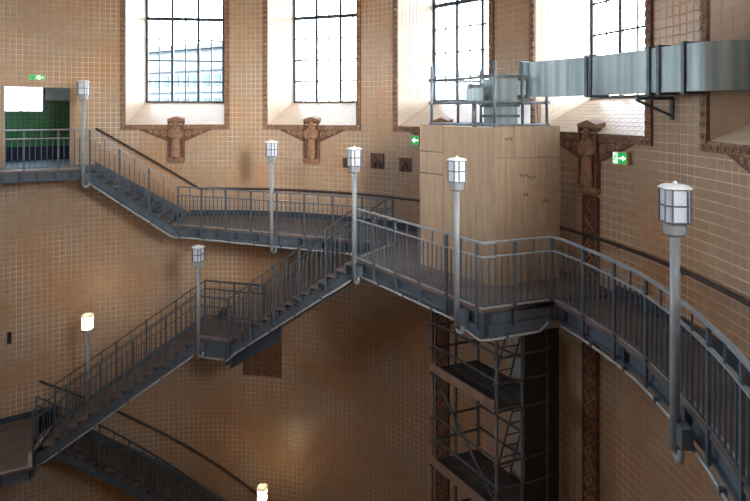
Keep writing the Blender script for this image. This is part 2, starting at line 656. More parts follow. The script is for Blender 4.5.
glass_me = None
for k in BAYS:
    a = WIN0 + k * WSTEP
    a = a if a <= 180 else a - 360
    visible = -20 < a < 115
    nx, ny = pol(1, a)
    tx, ty = ny, -nx

    def at(q, r, z):
        return (nx * r + tx * q, ny * r + ty * q, z)
    oh = R * math.sin(WHALF * D2R)
    orr = R * math.cos(WHALF * D2R)
    wl = wall_back if VIS0 < a < VIS1 else wall_front
    g, t = MB(), MB()
    corners = {}
    for sgn in (-1, 1):
        p00, p10 = at(sgn * oh, orr, WZ0), at(sgn * GHALF, RG, GZ0)
        p11, p01 = at(sgn * GHALF, RG, GZ1), at(sgn * oh, orr, WZ1)
        lift = tuple(-sgn * 0.006 * c for c in (tx, ty, 0))
        tiled_patch(g, t if visible else MB(), p00, p10, p11, p01, 0.15, lift)
    # sill in three facets so that it meets the curved wall edge
    tiled_patch(g, t if visible else MB(), at(-oh, orr, WZ0), at(oh, orr, WZ0), at(GHALF, RG, GZ0), at(-GHALF, RG, GZ0), 0.15, (0, 0, 0.006))
    g.add([at(-oh, orr, WZ0), at(0, R, WZ0), at(oh, orr, WZ0)], [(0, 1, 2)])
    g.add([at(-oh, orr, WZ1), at(oh, orr, WZ1), at(GHALF, RG, GZ1), at(-GHALF, RG, GZ1)], [(3, 2, 1, 0)])
    g.add([at(-oh, orr, WZ1), at(0, R, WZ1), at(oh, orr, WZ1)], [(0, 1, 2)])
    rv = g.build('window_reveal', 'reveal_grout' if visible else 'reveal', wl)
    if visible:
        to = t.build('reveal_tiles', 'reveal', rv)
        to['kind'] = 'stuff'
    # steel window
    num = {0: 1, 1: 2, 2: 3, 3: 4, 4: 5}.get(k, k + 4)
    W = bpy.data.objects.new('window_%d' % num, None)
    scene.collection.objects.link(W)
    W.location = (nx * RG, ny * RG, GZ0)
    W.rotation_euler = (0, 0, -a * D2R)
    structure(W)
    f = MB()
    hh = GZ1 - GZ0
    f.box((-GHALF + 0.03, 0, hh / 2), (0.08, 0.08, hh)).box((GHALF - 0.03, 0, hh / 2), (0.08, 0.08, hh))
    f.box((0, 0, 0.025), (2 * GHALF, 0.08, 0.05)).box((0, 0, hh - 0.025), (2 * GHALF, 0.08, 0.05))
    f.build('window_frame', 'winsteel', W)
    for i in (-1, 1):
        MB().box((i * GHALF / 3, -0.01, hh / 2), (0.08, 0.07, hh - 0.1)).build('mullion', 'winsteel', W)
    for j in range(1, NROW):
        th = 0.11 if j == 4 else 0.042
        MB().box((0, -0.012 if j == 4 else -0.004, j * PANE_H), (2 * GHALF - 0.12, 0.085 if j == 4 else 0.04, th)).build('transom' if j == 4 else 'glazing_bar', 'winsteel', W)
    for i in (-2, 0, 2):
        MB().box((i * GHALF / 3, -0.002, hh / 2), (0.034, 0.035, hh - 0.1)).build('glazing_bar', 'winsteel', W)
    if visible:
        if glass_me is None:
            gm = MB().box((0, 0, 0), (PANE_W - 0.03, 0.006, PANE_H - 0.03))
            gm.f = gm.f
            glass_me = bpy.data.meshes.new('pane')
            glass_me.from_pydata([(x, 0, z) for x, y, z in gm.v[:2] + gm.v[4:6]], [], [(0, 1, 3, 2)])
            glass_me.materials.append(M['glass'])
        if k == 4:  # unseen boards added to hold back light from this window
            for i in range(3):
                MB().box(((i - 1) * 2 * PANE_W, 0.03, hh * 0.31), (2 * PANE_W - 0.01, 0.02, hh * 0.62)).build('light_block_panel', 'ply', W)
        for i in range(6):
            for j in range(NROW):
                link('pane', glass_me, W, ((i - 2.5) * PANE_W, 0.012, (j + 0.5) * PANE_H))
    else:
        MB().add([(-GHALF, 0.01, 0), (GHALF, 0.01, 0), (GHALF, 0.01, hh), (-GHALF, 0.01, hh)], [(0, 1, 2, 3)]).build('pane', 'glass', W)
    if not visible:
        continue
    # terracotta surround: backing band and a row of rosettes
    trm = MB()
    da = 0.15 / R / D2R
    curved_band(trm, a - WHALF - da, a - WHALF, WZ0 - 0.15, WZ1, -0.02, 0.035)
    curved_band(trm, a + WHALF, a + WHALF + da, WZ0 - 0.15, WZ1, -0.02, 0.035)
    curved_band(trm, a - WHALF, a + WHALF, WZ0 - 0.15, WZ0, -0.02, 0.035)
    T = structure(trm.build('trim_%d' % num, 'terra_dark'))
    ro = MB()
    for zz in np.arange(WZ0 - 0.075, E + 4.6, 0.15):
        for sgn in (-1, 1):
            q = MB()
            rosette(q, 0, 0, 0.14)
            aa = a + sgn * (WHALF + da / 2)
            x, y = pol(R - 0.03, aa)
            c, s_ = math.cos(-aa * D2R), math.sin(-aa * D2R)
            ro.add([(x + vx * c - vy * s_, y + vx * s_ + vy * c, zz + vz) for vx, vy, vz in q.v], q.f)
    nq = 20
    for i in range(nq):
        aa = a - WHALF + (i + 0.5) * 2 * WHALF / nq
        q = MB()
        rosette(q, 0, 0, 0.14)
        x, y = pol(R - 0.03, aa)
        c, s_ = math.cos(-aa * D2R), math.sin(-aa * D2R)
        ro.add([(x + vx * c - vy * s_, y + vx * s_ + vy * c, WZ0 - 0.075 + vz) for vx, vy, vz in q.v], q.f)
    ro.build('rosettes', 'terra_light', T)['kind'] = 'stuff'


# pilaster at the far left edge of the view
pil = MB()
curved_band(pil, -38.5, -34.75, 0, TOP, -0.02, 0.05)
structure(pil.build('trim_9', 'reveal'))


# carved consoles with a robed figure under the middle of each window ------------


def figure(mb, z0, h, y0):
    """relief of a standing robed person, feet at z0, height h, standing out from the niche back at y0 towards -Y"""
    prof = [(0.0, 0.145, 0.075), (0.03, 0.15, 0.08), (0.25, 0.125, 0.07), (0.45, 0.12, 0.07), (0.60, 0.135, 0.075), (0.74, 0.155, 0.075),
            (0.80, 0.14, 0.065), (0.835, 0.06, 0.045), (0.86, 0.055, 0.05), (0.885, 0.075, 0.07), (0.93, 0.085, 0.08), (0.97, 0.075, 0.07), (1.0, 0.03, 0.03)]
    n = 12
    rings = []
    for t, rx, ry in prof:
        fold = 0.012 if t < 0.6 else 0.0
        rings.append([(h * (rx * math.cos(2 * PI * k / n)) , y0 - 0.04 * h + h * ry * 0.85 * math.sin(2 * PI * k / n) - fold * (k % 2), z0 + t * h) for k in range(n)])
    mb.loft(rings)
    for sg in (-1, 1):                      # arms folded across the chest, hands meeting in front
        mb.tube([(sg * 0.145 * h, y0 - 0.05 * h, z0 + 0.77 * h), (sg * 0.165 * h, y0 - 0.06 * h, z0 + 0.60 * h),
                 (sg * 0.09 * h, y0 - 0.10 * h, z0 + 0.54 * h), (sg * 0.02 * h, y0 - 0.11 * h, z0 + 0.57 * h)], [0.04 * h, 0.042 * h, 0.034 * h, 0.028 * h], 7)
        mb.box((sg * 0.06 * h, y0 - 0.08 * h, z0 + 0.012 * h), (0.07 * h, 0.12 * h, 0.045 * h))
    mb.box((0, y0 - 0.11 * h, z0 + 0.915 * h), (0.022 * h, 0.03 * h, 0.035 * h))   # nose
    mb.tube([(0, y0 - 0.095 * h, z0 + 0.895 * h), (0, y0 - 0.10 * h, z0 + 0.82 * h), (0, y0 - 0.09 * h, z0 + 0.75 * h)], [0.03 * h, 0.04 * h, 0.012 * h], 6)  # beard


where = {0: 'left most window, over the upper stair', 1: 'second window from left, beside the upper gallery', 2: 'window behind the plywood box, only its hood showing', 3: 'window right of the plywood box, above a patterned pilaster',
         4: 'window at the right picture edge'}
names = {0: 'brown carved console with standing figure under the leftmost window',
         1: 'brown carved console with standing figure under second window from left',
         2: 'brown console hood behind the scaffold rails on top of the plywood box',
         3: 'brown carved console with robed figure right of the plywood box',
         4: 'brown console wing under window at right edge of the picture'}
for k in range(5):
    a = WIN0 + k * WSTEP + (0.45 if k == 3 else 0)
    x, y = pol(R, a)
    root = thing('carved_console', names[k], 'sculpture', (x, y, E - 1.55), rz=-a * D2R, group=None)
    zb = 0.0
    # niche block
    nb = MB()
    nb.box((0, -0.025, 0.62), (0.50, 0.07, 1.24))
    nb.box((-0.22, -0.08, 0.66), (0.05, 0.06, 1.16)).box((0.22, -0.08, 0.66), (0.05, 0.06, 1.16))
    centred(nb, 'niche', 'terra_dark', root, (0, 0, 0))
    # pointed hood running back on to the sill
    hd = MB()
    z = 1.24
    fr = [(-0.255, -0.12, z), (0.255, -0.12, z), (0.255, -0.12, z + 0.06), (0, -0.12, z + 0.14), (-0.255, -0.12, z + 0.06)]
    bk = [(-0.22, 0.14, z - 0.02), (0.22, 0.14, z - 0.02), (0.22, 0.14, z + 0.10), (0, 0.14, z + 0.17), (-0.22, 0.14, z + 0.10)]
    hd.loft([fr, bk])
    hd.build('hood', 'terra', root)
    # base with a bowl below the feet
    bs = MB()
    n = 12
    if k < 3:
        bs.box((0, -0.07, 0.05), (0.52, 0.16, 0.12)).box((0, -0.05, -0.03), (0.46, 0.12, 0.06))
    else:
        bs.loft([[(r * math.cos(PI + PI * i / (n - 1)), -0.02 + r * 0.7 * math.sin(PI + PI * i / (n - 1)), zz) for i in range(n)] for r, zz in ((0.10, -0.06), (0.22, -0.02), (0.27, 0.06), (0.26, 0.11))])
    bs.build('base', 'terra', root)
    fg = MB()
    figure(fg, 0.11, 1.12, -0.05)
    fg.build('carved_figure', 'terra', root, smooth=True)
    # side wings sloping up to the window band, with carved scrolls
    for sg in (-1, 1):
        wg = MB()
        pts = [(0.24, 0.60), (1.10, 0.98), (1.10, 1.0), (0.24, 1.0)]
        rg = []
        for d in (0.02, -0.035):
            rg.append([(sg * px, d + (px * px) / (2 * R) * -1, pz) for px, pz in pts])
        wg.loft(rg)
        wing = wg.build('wing', 'terra_dark', root)
        sc = MB()
        for (px, pz, rr) in ((0.36, 0.84, 0.10), (0.57, 0.88, 0.08), (0.75, 0.92, 0.055)):
            yy = -0.045 - px * px / (2 * R)
            path = [(sg * (px + rr * (1 - t / 16) * math.cos(t * 0.75)), yy, pz + rr * (1 - t / 16) * math.sin(t * 0.75)) for t in range(14)]
            sc.tube(path, 0.026, 5)
        sc.build('scroll', 'terra_light', wing)
# patterned pilaster strips that run down from two of the consoles
for k, lab in ((3, 'tall brown pilaster strip carved with zigzags under the right console'), (2, 'dark brown pilaster strip behind the scaffold tower')):
    a = WIN0 + k * WSTEP + (0.6 if k == 3 else 0)
    x, y = pol(R, a)
    top = E - 1.62 if k == 3 else E - 3.4
    root = thing('carved_pilaster', lab, 'pilaster', (x, y, 0), rz=-a * D2R)
    st = MB().box((0, -0.025, top / 2), (0.40, 0.05, top))
    st.box((-0.18, -0.06, top / 2), (0.04, 0.03, top)).box((0.18, -0.06, top / 2), (0.04, 0.03, top))
    st.build('shaft', 'terra_dark', root)
    zz = MB()
    z = E - 13.5
    i = 0
    while z < top - 0.3:
        zz.tube([(-0.14, -0.06, z), (0.0, -0.07, z + 0.14), (0.14, -0.06, z)], 0.022, 4)
        zz.tube([(-0.14, -0.06, z + 0.28), (0.0, -0.07, z + 0.14), (0.14, -0.06, z + 0.28)], 0.022, 4)
        rosette(zz, 0, z + 0.28, 0.09, -0.045)
        z += 0.28
    o = zz.build('zigzag_carving', 'terra', root)
    o['kind'] = 'stuff'

# small relief plaques on the wall right of the second console
for (a, z, w, lab) in ((31.6, E - 1.42, 0.44, 'square bronze relief plaque, the left one of two beside the plywood box'), (37.1, E - 1.48, 0.38, 'square bronze relief plaque nearest to the plywood box'),
                       (25.6, E - 1.52, 0.28, 'small bronze plaque half hidden behind a lamp head')):
    x, y = pol(R - 0.008, a)
    root = thing('relief_plaque', lab, 'plaque', (x, y, z - w / 2), rz=-a * D2R)
    p = MB().box((0, -0.018, w / 2), (w, 0.03, w))
    p.build('plate', 'bronze', root)
    q = MB()
    q.tube([(-0.10, -0.035, 0.02), (-0.05, -0.05, 0.17), (0.02, -0.06, 0.23), (0.07, -0.05, 0.15), (0.12, -0.035, 0.03)], [0.02, 0.035, 0.045, 0.035, 0.02], 8)
    q.loft([[(-0.03 + r * math.cos(2 * PI * i / 8), -d, 0.25 + r * math.sin(2 * PI * i / 8)) for i in range(8)] for r, d in ((0.05, 0.03), (0.04, 0.06), (0.015, 0.07))])
    q.build('relief_figure', 'bronze', root, smooth=True)

# ------------------------------------------------------------------ doorway on the upper level, lobby behind it
d0, d1 = pol(R, DOOR_A0), pol(R, DOOR_A1)
am = (DOOR_A0 + DOOR_A1) / 2
nx, ny = pol(1, am)
tx, ty = ny, -nx


def lob(q, r, z):
    return (nx * r + tx * q, ny * r + ty * q, z)


rd = R * math.cos((DOOR_A1 - DOOR_A0) / 2 * D2R)
hw = R * math.sin((DOOR_A1 - DOOR_A0) / 2 * D2R)
fl = MB()
fl.add([lob(-2.2, rd, UPZ - 0.02), lob(2.2, rd, UPZ - 0.02), lob(2.2, rd + 3.0, UPZ - 0.02), lob(-2.2, rd + 3.0, UPZ - 0.02)], [(0, 1, 2, 3)])
fl.add([lob(-hw, rd, UPZ - 0.021), lob(0, R, UPZ - 0.021), lob(hw, rd, UPZ - 0.021)], [(0, 2, 1)])
structure(fl.build('floor_lobby', 'lobby'))


def uvquad(name, p00, p10, p11, p01, mat, parent=None):
    me = bpy.data.meshes.new(name)
    me.from_pydata([p00, p10, p11, p01], [], [(0, 1, 2, 3)])
    ul = me.uv_layers.new(name='UVMap')
    w, h = math.dist(p00, p10), math.dist(p00, p01)
    ul.data.foreach_set('uv', [0, 0, w, 0, w, h, 0, h])
    me.materials.append(M[mat])
    me.update()
    return link(name, me, parent)


RB = rd + 2.6
lz = UPZ - 0.02
wl = structure(uvquad('wall_lobby', lob(-2.2, RB, lz), lob(2.2, RB, lz), lob(2.2, RB, lz + 0.45), lob(-2.2, RB, lz + 0.45), 'blue'))
WQ0, WQ1, WQZ = -1.94, 0.06, E - 0.04
uvquad('tile_field', lob(-2.2, RB, lz + 0.45), lob(2.2, RB, lz + 0.45), lob(2.2, RB, WQZ), lob(-2.2, RB, WQZ), 'green', wl)
uvquad('tile_field', lob(WQ1, RB, WQZ), lob(2.2, RB, WQZ), lob(2.2, RB, E + 0.36), lob(WQ1, RB, E + 0.36), 'green', wl)
uvquad('plaster', lob(WQ1, RB, E + 0.36), lob(2.2, RB, E + 0.36), lob(2.2, RB, E + 1.1), lob(WQ1, RB, E + 1.1), 'plaster', wl)
uvquad('plaster', lob(-2.2, RB, E + 0.87), lob(WQ1, RB, E + 0.87), lob(WQ1, RB, E + 1.1), lob(-2.2, RB, E + 1.1), 'plaster', wl)
for sg in (-1, 1):
    uvquad('side_tiles', lob(sg * 2.2, rd, lz), lob(sg * 2.2, RB, lz), lob(sg * 2.2, RB, E + 1.1), lob(sg * 2.2, rd, E + 1.1), 'green', wl)
structure(uvquad('ceiling_lobby', lob(-2.2, rd, E + 1.1), lob(2.2, rd, E + 1.1), lob(2.2, RB, E + 1.1), lob(-2.2, RB, E + 1.1), 'plaster'))
for sg in (-1, 1):      # blind wall either side of the opening, lobby side
    uvquad('side_tiles', lob(sg * hw, rd + 0.12, lz), lob(sg * 2.2, rd + 0.12, lz), lob(sg * 2.2, rd + 0.12, E + 1.1), lob(sg * hw, rd + 0.12, E + 1.1), 'plaster', wl)
uvquad('plaster', lob(-hw, rd + 0.12, DOOR_Z1), lob(hw, rd + 0.12, DOOR_Z1), lob(hw, rd + 0.12, E + 1.1), lob(-hw, rd + 0.12, E + 1.1), 'plaster', wl)
W = structure(MB().box((0, 0, 0.02), (2.02, 0.08, 0.05)).box((0, 0, 0.89), (2.02, 0.08, 0.04)).box((-0.99, 0, 0.455), (0.05, 0.08, 0.9)).box((0.97, 0, 0.455), (0.08, 0.10, 0.9)).build('window_6', 'winsteel'))
W.location = lob((WQ0 + WQ1) / 2, RB, WQZ)
W.rotation_euler = (0, 0, -am * D2R)
for q in (-0.33, 0.33):
    MB().box((q, 0, 0.455), (0.03, 0.05, 0.85)).build('mullion', 'winsteel', W)
for q in (-0.65, 0, 0.65):
    MB().add([(q - 0.31, 0.01, 0.05), (q + 0.31, 0.01, 0.05), (q + 0.31, 0.01, 0.87), (q - 0.31, 0.01, 0.87)], [(0, 1, 2, 3)]).build('pane', 'glass', W)
x, y, _ = lob((WQ0 + WQ1) / 2, RB + 0.05, 0)
portal((x, y, WQZ + 0.45), (-nx, -ny, 0), 2.0, 0.9)
# door lining
dl = MB()
for sg, aa in ((-1, DOOR_A0), (1, DOOR_A1)):
    dl.prism([pol(R - 0.03, aa), pol(R - 0.03, aa - sg * -0.55), lob(sg * hw, rd + 0.2, 0)[:2], lob(sg * (hw - 0.08), rd + 0.2, 0)[:2]] if False else
             [pol(R - 0.02, aa - sg * 0.02), pol(R - 0.02, aa + sg * 0.2), pol(R + 0.16, aa + sg * 0.2), pol(R + 0.16, aa - sg * 0.02)], UPZ, DOOR_Z1)
curved_band(dl, DOOR_A0 - 0.2, DOOR_A1 + 0.2, DOOR_Z1, DOOR_Z1 + 0.05, -0.16, 0.02)
structure(dl.build('door_1', 'lining'))

# ------------------------------------------------------------------ walkways and stairs
bal_me = {}


def bar_mesh(name, wx, wy, z0, z1, mat):
    key = (name, wx, wy, round(z0, 3), round(z1, 3))
    if key not in bal_me:
        m = MB().box((0, 0, (z0 + z1) / 2), (wx, wy, z1 - z0))
        me = bpy.data.meshes.new(name)
        me.from_pydata(m.v, [], m.f)
        me.materials.append(M[mat])
        bal_me[key] = me
    return bal_me[key]


def railing(path, label, mat='rail', bay=0.77, group=None, post_low=-0.33, ends=True, side=0.0):
    o = path[0]
    root = thing('railing', label, 'railing', o, group)
    rel = [(x - o[0], y - o[1], z - o[2]) for x, y, z in path]
    MB().sweep(rel, rect(0.055, 1.075, 1.105)).build('top_rail', 'rail_top' if mat == 'rail' else mat, root)
    MB().sweep(rel, rect(0.045, 0.845, 0.868)).build('middle_rail', 'rail_top' if mat == 'rail' else mat, root)
    MB().sweep(rel, rect(0.035, 0.06, 0.08)).build('bottom_rail', mat, root)
    tot = sum(math.hypot(path[i + 1][0] - path[i][0], path[i + 1][1] - path[i][1]) for i in range(len(path) - 1))
    nb = max(1, round(tot / bay))
    pts = resample(rel, tot / (nb * 6))
    for i, (p, h) in enumerate(pts):
        if i % 6 == 0:
            link('post', bar_mesh('post', 0.05, 0.035, post_low, 1.075, mat), root, p, h)
        elif i % 6 == 3:
            link('baluster', bar_mesh('baluster', 0.02, 0.02, 0.07, 1.075, mat), root, p, h)
        else:
            link('baluster', bar_mesh('baluster', 0.018, 0.018, 0.07, 0.85, mat), root, p, h)
    return root


def strip(inner, outer, z0, z1):
    """slab between two polylines of equal length"""
    mb = MB()
    rings = []
    for a, b in zip(inner, outer):
        rings.append([(a[0], a[1], z0), (b[0], b[1], z0), (b[0], b[1], z1), (a[0], a[1], z1)])
    mb.loft(rings)
    return mb


def channel(h0, h1, sgn):
    """C-channel profile, web on the path, flanges pointing to the outside (sgn)"""
    w, t, f = -0.10 * sgn, -0.08 * sgn, -0.022 * sgn
    return [(w, h0), (f, h0), (f, h0 + 0.025), (t, h0 + 0.025), (t, h1 - 0.025), (f, h1 - 0.025), (f, h1), (w, h1)]


def near_wall(p, d=0.03):
    l = math.hypot(p[0], p[1])
    return (p[0] * (R - d) / l, p[1] * (R - d) / l)


def walkway(label, inner, z, kick=True, side=1, outer=None, beams=True, depth=0.31):
    """deck from the inner edge polyline to the wall, edge channel with stiffeners, cross beams, kick plate at the wall"""
    o = (*inner[0][:2], z)
    root = thing('walkway', label, 'walkway', o)
    inner = [p[:2] for p in inner]
    outer = outer or [near_wall(p) for p in inner]
    centred(strip(inner, outer, z - 0.05, z), 'deck', 'deck', root, o)
    path = [(*p, z) for p in inner]
    centred(MB().sweep(path, [(-0.10 * side, -0.055), (-0.02 * side, -0.055), (-0.02 * side, 0.004), (-0.10 * side, 0.004)]), 'deck_edge', 'deck_edge', root, o)
    centred(MB().sweep(path, channel(-depth, -0.07, side)), 'edge_beam', 'steel', root, o)
    if beams:
        n = len(inner)
        for i in range(1, n - 1, max(1, n // 8)):
            q = MB().sweep([(*inner[i], z), (*outer[i], z)], rect(0.08, -0.26, -0.055))
            centred(q, 'cross_beam', 'steel_dark', root, o)
    if kick:
        kp = [(p[0] * 0.993, p[1] * 0.993, z) for p in outer]
        centred(MB().sweep(kp, rect(0.02, 0.0, 0.17)), 'kick_plate', 'steel_dark', root, o)
    return root


def conduit(path, label, off, dz=-0.34, r=0.022, tail=None):
    """pipe clipped along the outside of a beam"""
    pts = []
    n = len(path)
    for i, p in enumerate(path):
        a, b = path[max(i - 1, 0)], path[min(i + 1, n - 1)]
        h = math.atan2(b[1] - a[1], b[0] - a[0])
        pts.append((p[0] - math.sin(h) * off, p[1] + math.cos(h) * off, p[2] + dz))
    if tail:
        pts = pts + tail
    o = pts[0]
    root = thing('conduit_pipe', label, 'pipe', o)
    centred(MB().tube(pts, r, 8), 'pipe', 'conduit', root, o, True)
    for p, h in resample(pts, 0.8)[1:-1]:
        centred(MB().box((p[0], p[1], p[2] + 0.02), (0.04, 0.07, 0.07), h), 'clip', 'steel', root, o)
    return root


def staircase(label, path_near, path_far, z0, z1, n, tread='deck'):
    """straight or curved flight. path_near / path_far: plan functions of t in 0..1"""
    rise = (z0 - z1) / n
    o = (*path_near(0), z0)
    root = thing('staircase', label, 'stairs', o)
    m = n - 1                       # treads
    for i in range(m):
        t0, t1 = i / n, (i + 1) / n
        a, b = path_near(t0), path_near(min(1, t1 + 0.15 / n))
        c, d = path_far(min(1, t1 + 0.15 / n)), path_far(t0)
        zt = z0 - (i + 1) * rise
        s = MB().prism([a, b, c, d], zt - 0.035, zt)
        c2, a2 = path_far(t0 + 0.06 / n), path_near(t0 + 0.06 / n)
        st = centred(s, 'step', tread, root, o)
        centred(MB().prism([a, a2, c2, d], zt, zt + rise - 0.035), 'riser', 'steel_dark', st, o)
    s = MB().prism([path_near(m / n), path_near((m + 0.06) / n), path_far((m + 0.06) / n), path_far(m / n)], z1, z1 + rise - 0.035)
    centred(s, 'riser', 'steel_dark', root, o)
    k = 24 if math.dist(path_near(0.5), [(path_near(0)[j] + path_near(1)[j]) / 2 for j in (0, 1)]) > 0.05 else 2
    for pf, sg in ((path_near, 1), (path_far, -1)):
        pth = [(*pf(i / (k - 1)), z0 - (z0 - z1) * i / (k - 1)) for i in range(k)]
        # widen so that the flight sits between the stringers
        centred(MB().sweep(pth, channel(-0.41, -0.13 if sg > 0 else 0.10, sg * SIDE[0])), 'stringer', 'steel', root, o)
    return root


SIDE = [1]


def line(a, b):
    return lambda t: (a[0] + (b[0] - a[0]) * t, a[1] + (b[1] - a[1]) * t)


def pts3(f, z0, z1, n=2, t0=0.0, t1=1.0):
    out = []
    for i in range(n):
        t = t0 + (t1 - t0) * i / (n - 1)
        out.append((*f(t), z0 + (z1 - z0) * t))
    return out


# key plan points
A = (4.526, 4.818)            # platform corner where the inner flight starts
C1, C2 = (6.716, 1.738), (7.996, 2.168)
G0, G1 = (-0.624, 8.178), (5.406, 6.038)
S1T = (-2.944, 7.838)
L1, L0 = (1.126, 7.008), (0.226, 7.288)
N3 = (-3.754, 6.638)
RIN = 8.38

# upper landing in front of the doorway
up_in = [p[:2] for p in arc(8.5, -58, -24, UPZ)] + [S1T]
walkway('grey steel landing in front of the doorway at upper left', up_in[::-1], UPZ, kick=False, side=1)
railing([(*p, UPZ) for p in up_in], 'grey steel railing on the landing before the green tiled doorway', group=None)
# upper flight along the wall
f1n = line(S1T, G0)
f1f = line(near_wall(S1T, 0.14), near_wall(G0, 0.12))
SIDE[0] = -1
staircase('grey steel flight along the wall under the leftmost window', f1n, f1f, UPZ, GALZ, 10, 'rail')
railing(pts3(f1n, UPZ, GALZ), 'sloping grey railing of the flight under leftmost window')
conduit(pts3(f1n, UPZ - 0.08, GALZ - 0.10, 3, 0, 0.93) + [(*line(G0, G1)(t), GALZ) for t in (0.04, 0.3, 0.6, 0.9)], 'pale conduit pipe under the upper flight and back gallery', -0.03, -0.34)
# back gallery between wall and chord edge
gal_back = [line(G0, G1)(i / 10) for i in range(11)]
walkway('back gallery deck along the wall below the second window', gal_back, GALZ, side=-1)
railing([(*G0, GALZ), (*G1, GALZ)], 'long straight railing of the back gallery behind the inner flight', mat='steel')
# platform round the plywood box and the gallery curving off to the right
d2 = Vector((L1[0] - A[0], L1[1] - A[1])).normalized()
pw = Vector((d2.y, -d2.x))
if pw.dot(Vector(A)) < 0:
    pw = -pw
SW = 1.30
B = (A[0] + pw.x * SW, A[1] + pw.y * SW)
edge = [G1, B, A]
plat_in = [G1, (B[0] * 0.5 + G1[0] * 0.5, B[1] * 0.5 + G1[1] * 0.5), B, line(A, B)(0.5), A] + [line(A, C1)(i / 6) for i in range(1, 7)] + [line(C1, C2)(0.5), C2]
ang2 = math.atan2(C2[0], C2[1]) / D2R
ring_in = [C2] + [pol(8.32 + 0.16 * min(1, (a_ - ang2) / 14), a_) for a_ in np.arange(ang2 + 1.5, 158, 2.5)]
o = (*A, GALZ)
walkway('middle platform deck carrying the plywood box', plat_in, GALZ, kick=False, side=-1, beams=False)
walkway('gallery deck curving along the wall to the right foreground', ring_in, GALZ, side=-1)
railing([(*A, GALZ), (*C1, GALZ), (*C2, GALZ)], 'railing of the middle platform in front of the plywood box')
railing([(*p, GALZ) for p in ring_in], 'curved railing sweeping down to the right foreground')
railing([(*B, GALZ), (*line(B, G1)(0.9), GALZ)], 'short railing piece at the head of the inner flight') if math.dist(B, G1) > 0.3 else None
conduit([(*line(A, C1)(t), GALZ) for t in (0.04, 0.3, 0.6, 0.84)] + [(*line(A, C1)(0.90), GALZ - 0.08), (*line(A, C1)(0.99), GALZ - 0.15), (*line(C1, C2)(0.1), GALZ - 0.15), (*line(C1, C2)(0.8), GALZ - 0.13), (*line(C1, C2)(0.93), GALZ)],
        'pale conduit pipe under the edge of the middle platform', -0.03, -0.34)
conduit([(*p, GALZ) for p in ring_in[1:]], 'pale conduit pipe under the curved gallery at right', -0.03, -0.34)
# bracket girder under the platform's straight front edge
gd = thing('bracket_girder', 'deep dark steel girder under the front corner of the middle platform', 'girder', (*C1, GALZ))
pth = [line(A, C1)(0.9), C1, C2]
centred(MB().sweep([(*line(A, C1)(0.88), GALZ), (*C1, GALZ), (*C2, GALZ)], rect(0.05, -0.47, -0.31, 0.05)), 'web', 'steel', gd, (*C1, GALZ))
centred(MB().sweep([(*C1, GALZ), (C1[0] + 1.9, C1[1] + 2.2, GALZ)], rect(0.10, -0.44, -0.06)), 'tie_beam', 'steel_dark', gd, (*C1, GALZ))

# inner flight down to the left landing
f2n = line(A, L1)
B2 = (L1[0] + pw.x * SW, L1[1] + pw.y * SW)
f2f = line(B, B2)
SIDE[0] = 1
st2 = staircase('steel flight from the middle platform down to the left', f2n, f2f, GALZ, LANZ, 16)
railing(pts3(f2n, GALZ, LANZ), 'near railing of the flight descending left from the middle platform', mat='steel')
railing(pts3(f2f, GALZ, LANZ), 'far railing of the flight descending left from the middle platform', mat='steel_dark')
# intermediate landing
d3 = Vector((N3[0] - L0[0], N3[1] - L0[1])).normalized()
pw3 = Vector((d3.y, -d3.x))
if pw3.dot(Vector(L0)) < 0:
    pw3 = -pw3
L0f = (L0[0] + pw3.x * SW, L0[1] + pw3.y * SW)
walkway('small landing between the two lower inner flights', [L0, L1], LANZ, kick=False, side=-1, outer=[L0f, B2], beams=False, depth=0.47)
railing([(*L0, LANZ), (*L1, LANZ)], 'near railing of the small landing between the inner flights', bay=0.9, post_low=-0.47, mat='steel')
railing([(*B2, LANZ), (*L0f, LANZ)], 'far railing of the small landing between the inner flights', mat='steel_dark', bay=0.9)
sup = thing('landing_bracket', 'dark steel bracket beams under the small landing', 'girder', (*L1, LANZ))
for t in (0.15, 0.95):
    p, q = line(L0, L1)(t), line(L0f, B2)(t)
    w = near_wall(q, 0.02)
    centred(MB().sweep([(*p, LANZ), (*q, LANZ), (*w, LANZ)], rect(0.12, -0.62, -0.07)), 'bracket_beam', 'steel_dark', sup, (*L1, LANZ))
centred(MB().sweep([(*line(L1, A)(-0.02), LANZ), (*line(L1, A)(0.42), LANZ + 1.17)], rect(0.06, -0.82, -0.45, 0.18)), 'bracket_beam', 'steel_dark', sup, (*L1, LANZ))
conduit(pts3(f2n, GALZ, LANZ, 4, 0.02, 0.93) + [(*line(L1, L0)(0.02), LANZ - 0.06), (*line(L1, L0)(0.95), LANZ - 0.06)], 'pale conduit pipe under the flight from middle platform', 0.03, -0.45)
# lower flight to the big left landing
f3n = line(L0, N3)
N3f = (N3[0] + pw3.x * SW, N3[1] + pw3.y * SW)
f3f = line(L0f, N3f)
staircase('lowest inner steel flight running down to lower left', f3n, f3f, LANZ, LOWZ, 15)
railing(pts3(f3n, LANZ, LOWZ), 'near railing of the lowest inner flight at lower left', mat='steel')
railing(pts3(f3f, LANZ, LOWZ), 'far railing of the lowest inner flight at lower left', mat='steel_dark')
conduit(pts3(f3n, LANZ, LOWZ, 4, 0.02, 0.93) + [(*line(L0, N3)(1.0), LOWZ + 0.08), (*line(L0, N3)(1.04), LOWZ - 0.06)], 'pale conduit pipe under the lowest inner flight', 0.03, -0.43)
# big landing at lower left
S4S = (-4.1, 7.33)
low_in = [S4S, N3f, N3, (-3.42, 6.12), (-4.02, 5.83), (-5.3, 5.10), (-6.9, 4.1), (-7.9, 2.6), (-8.3, 1.0)]
walkway('wide steel landing at the lower left edge', low_in, LOWZ, kick=True, side=1)
# wall flight going down to the right below everything
a4 = math.atan2(S4S[0], S4S[1]) / D2R


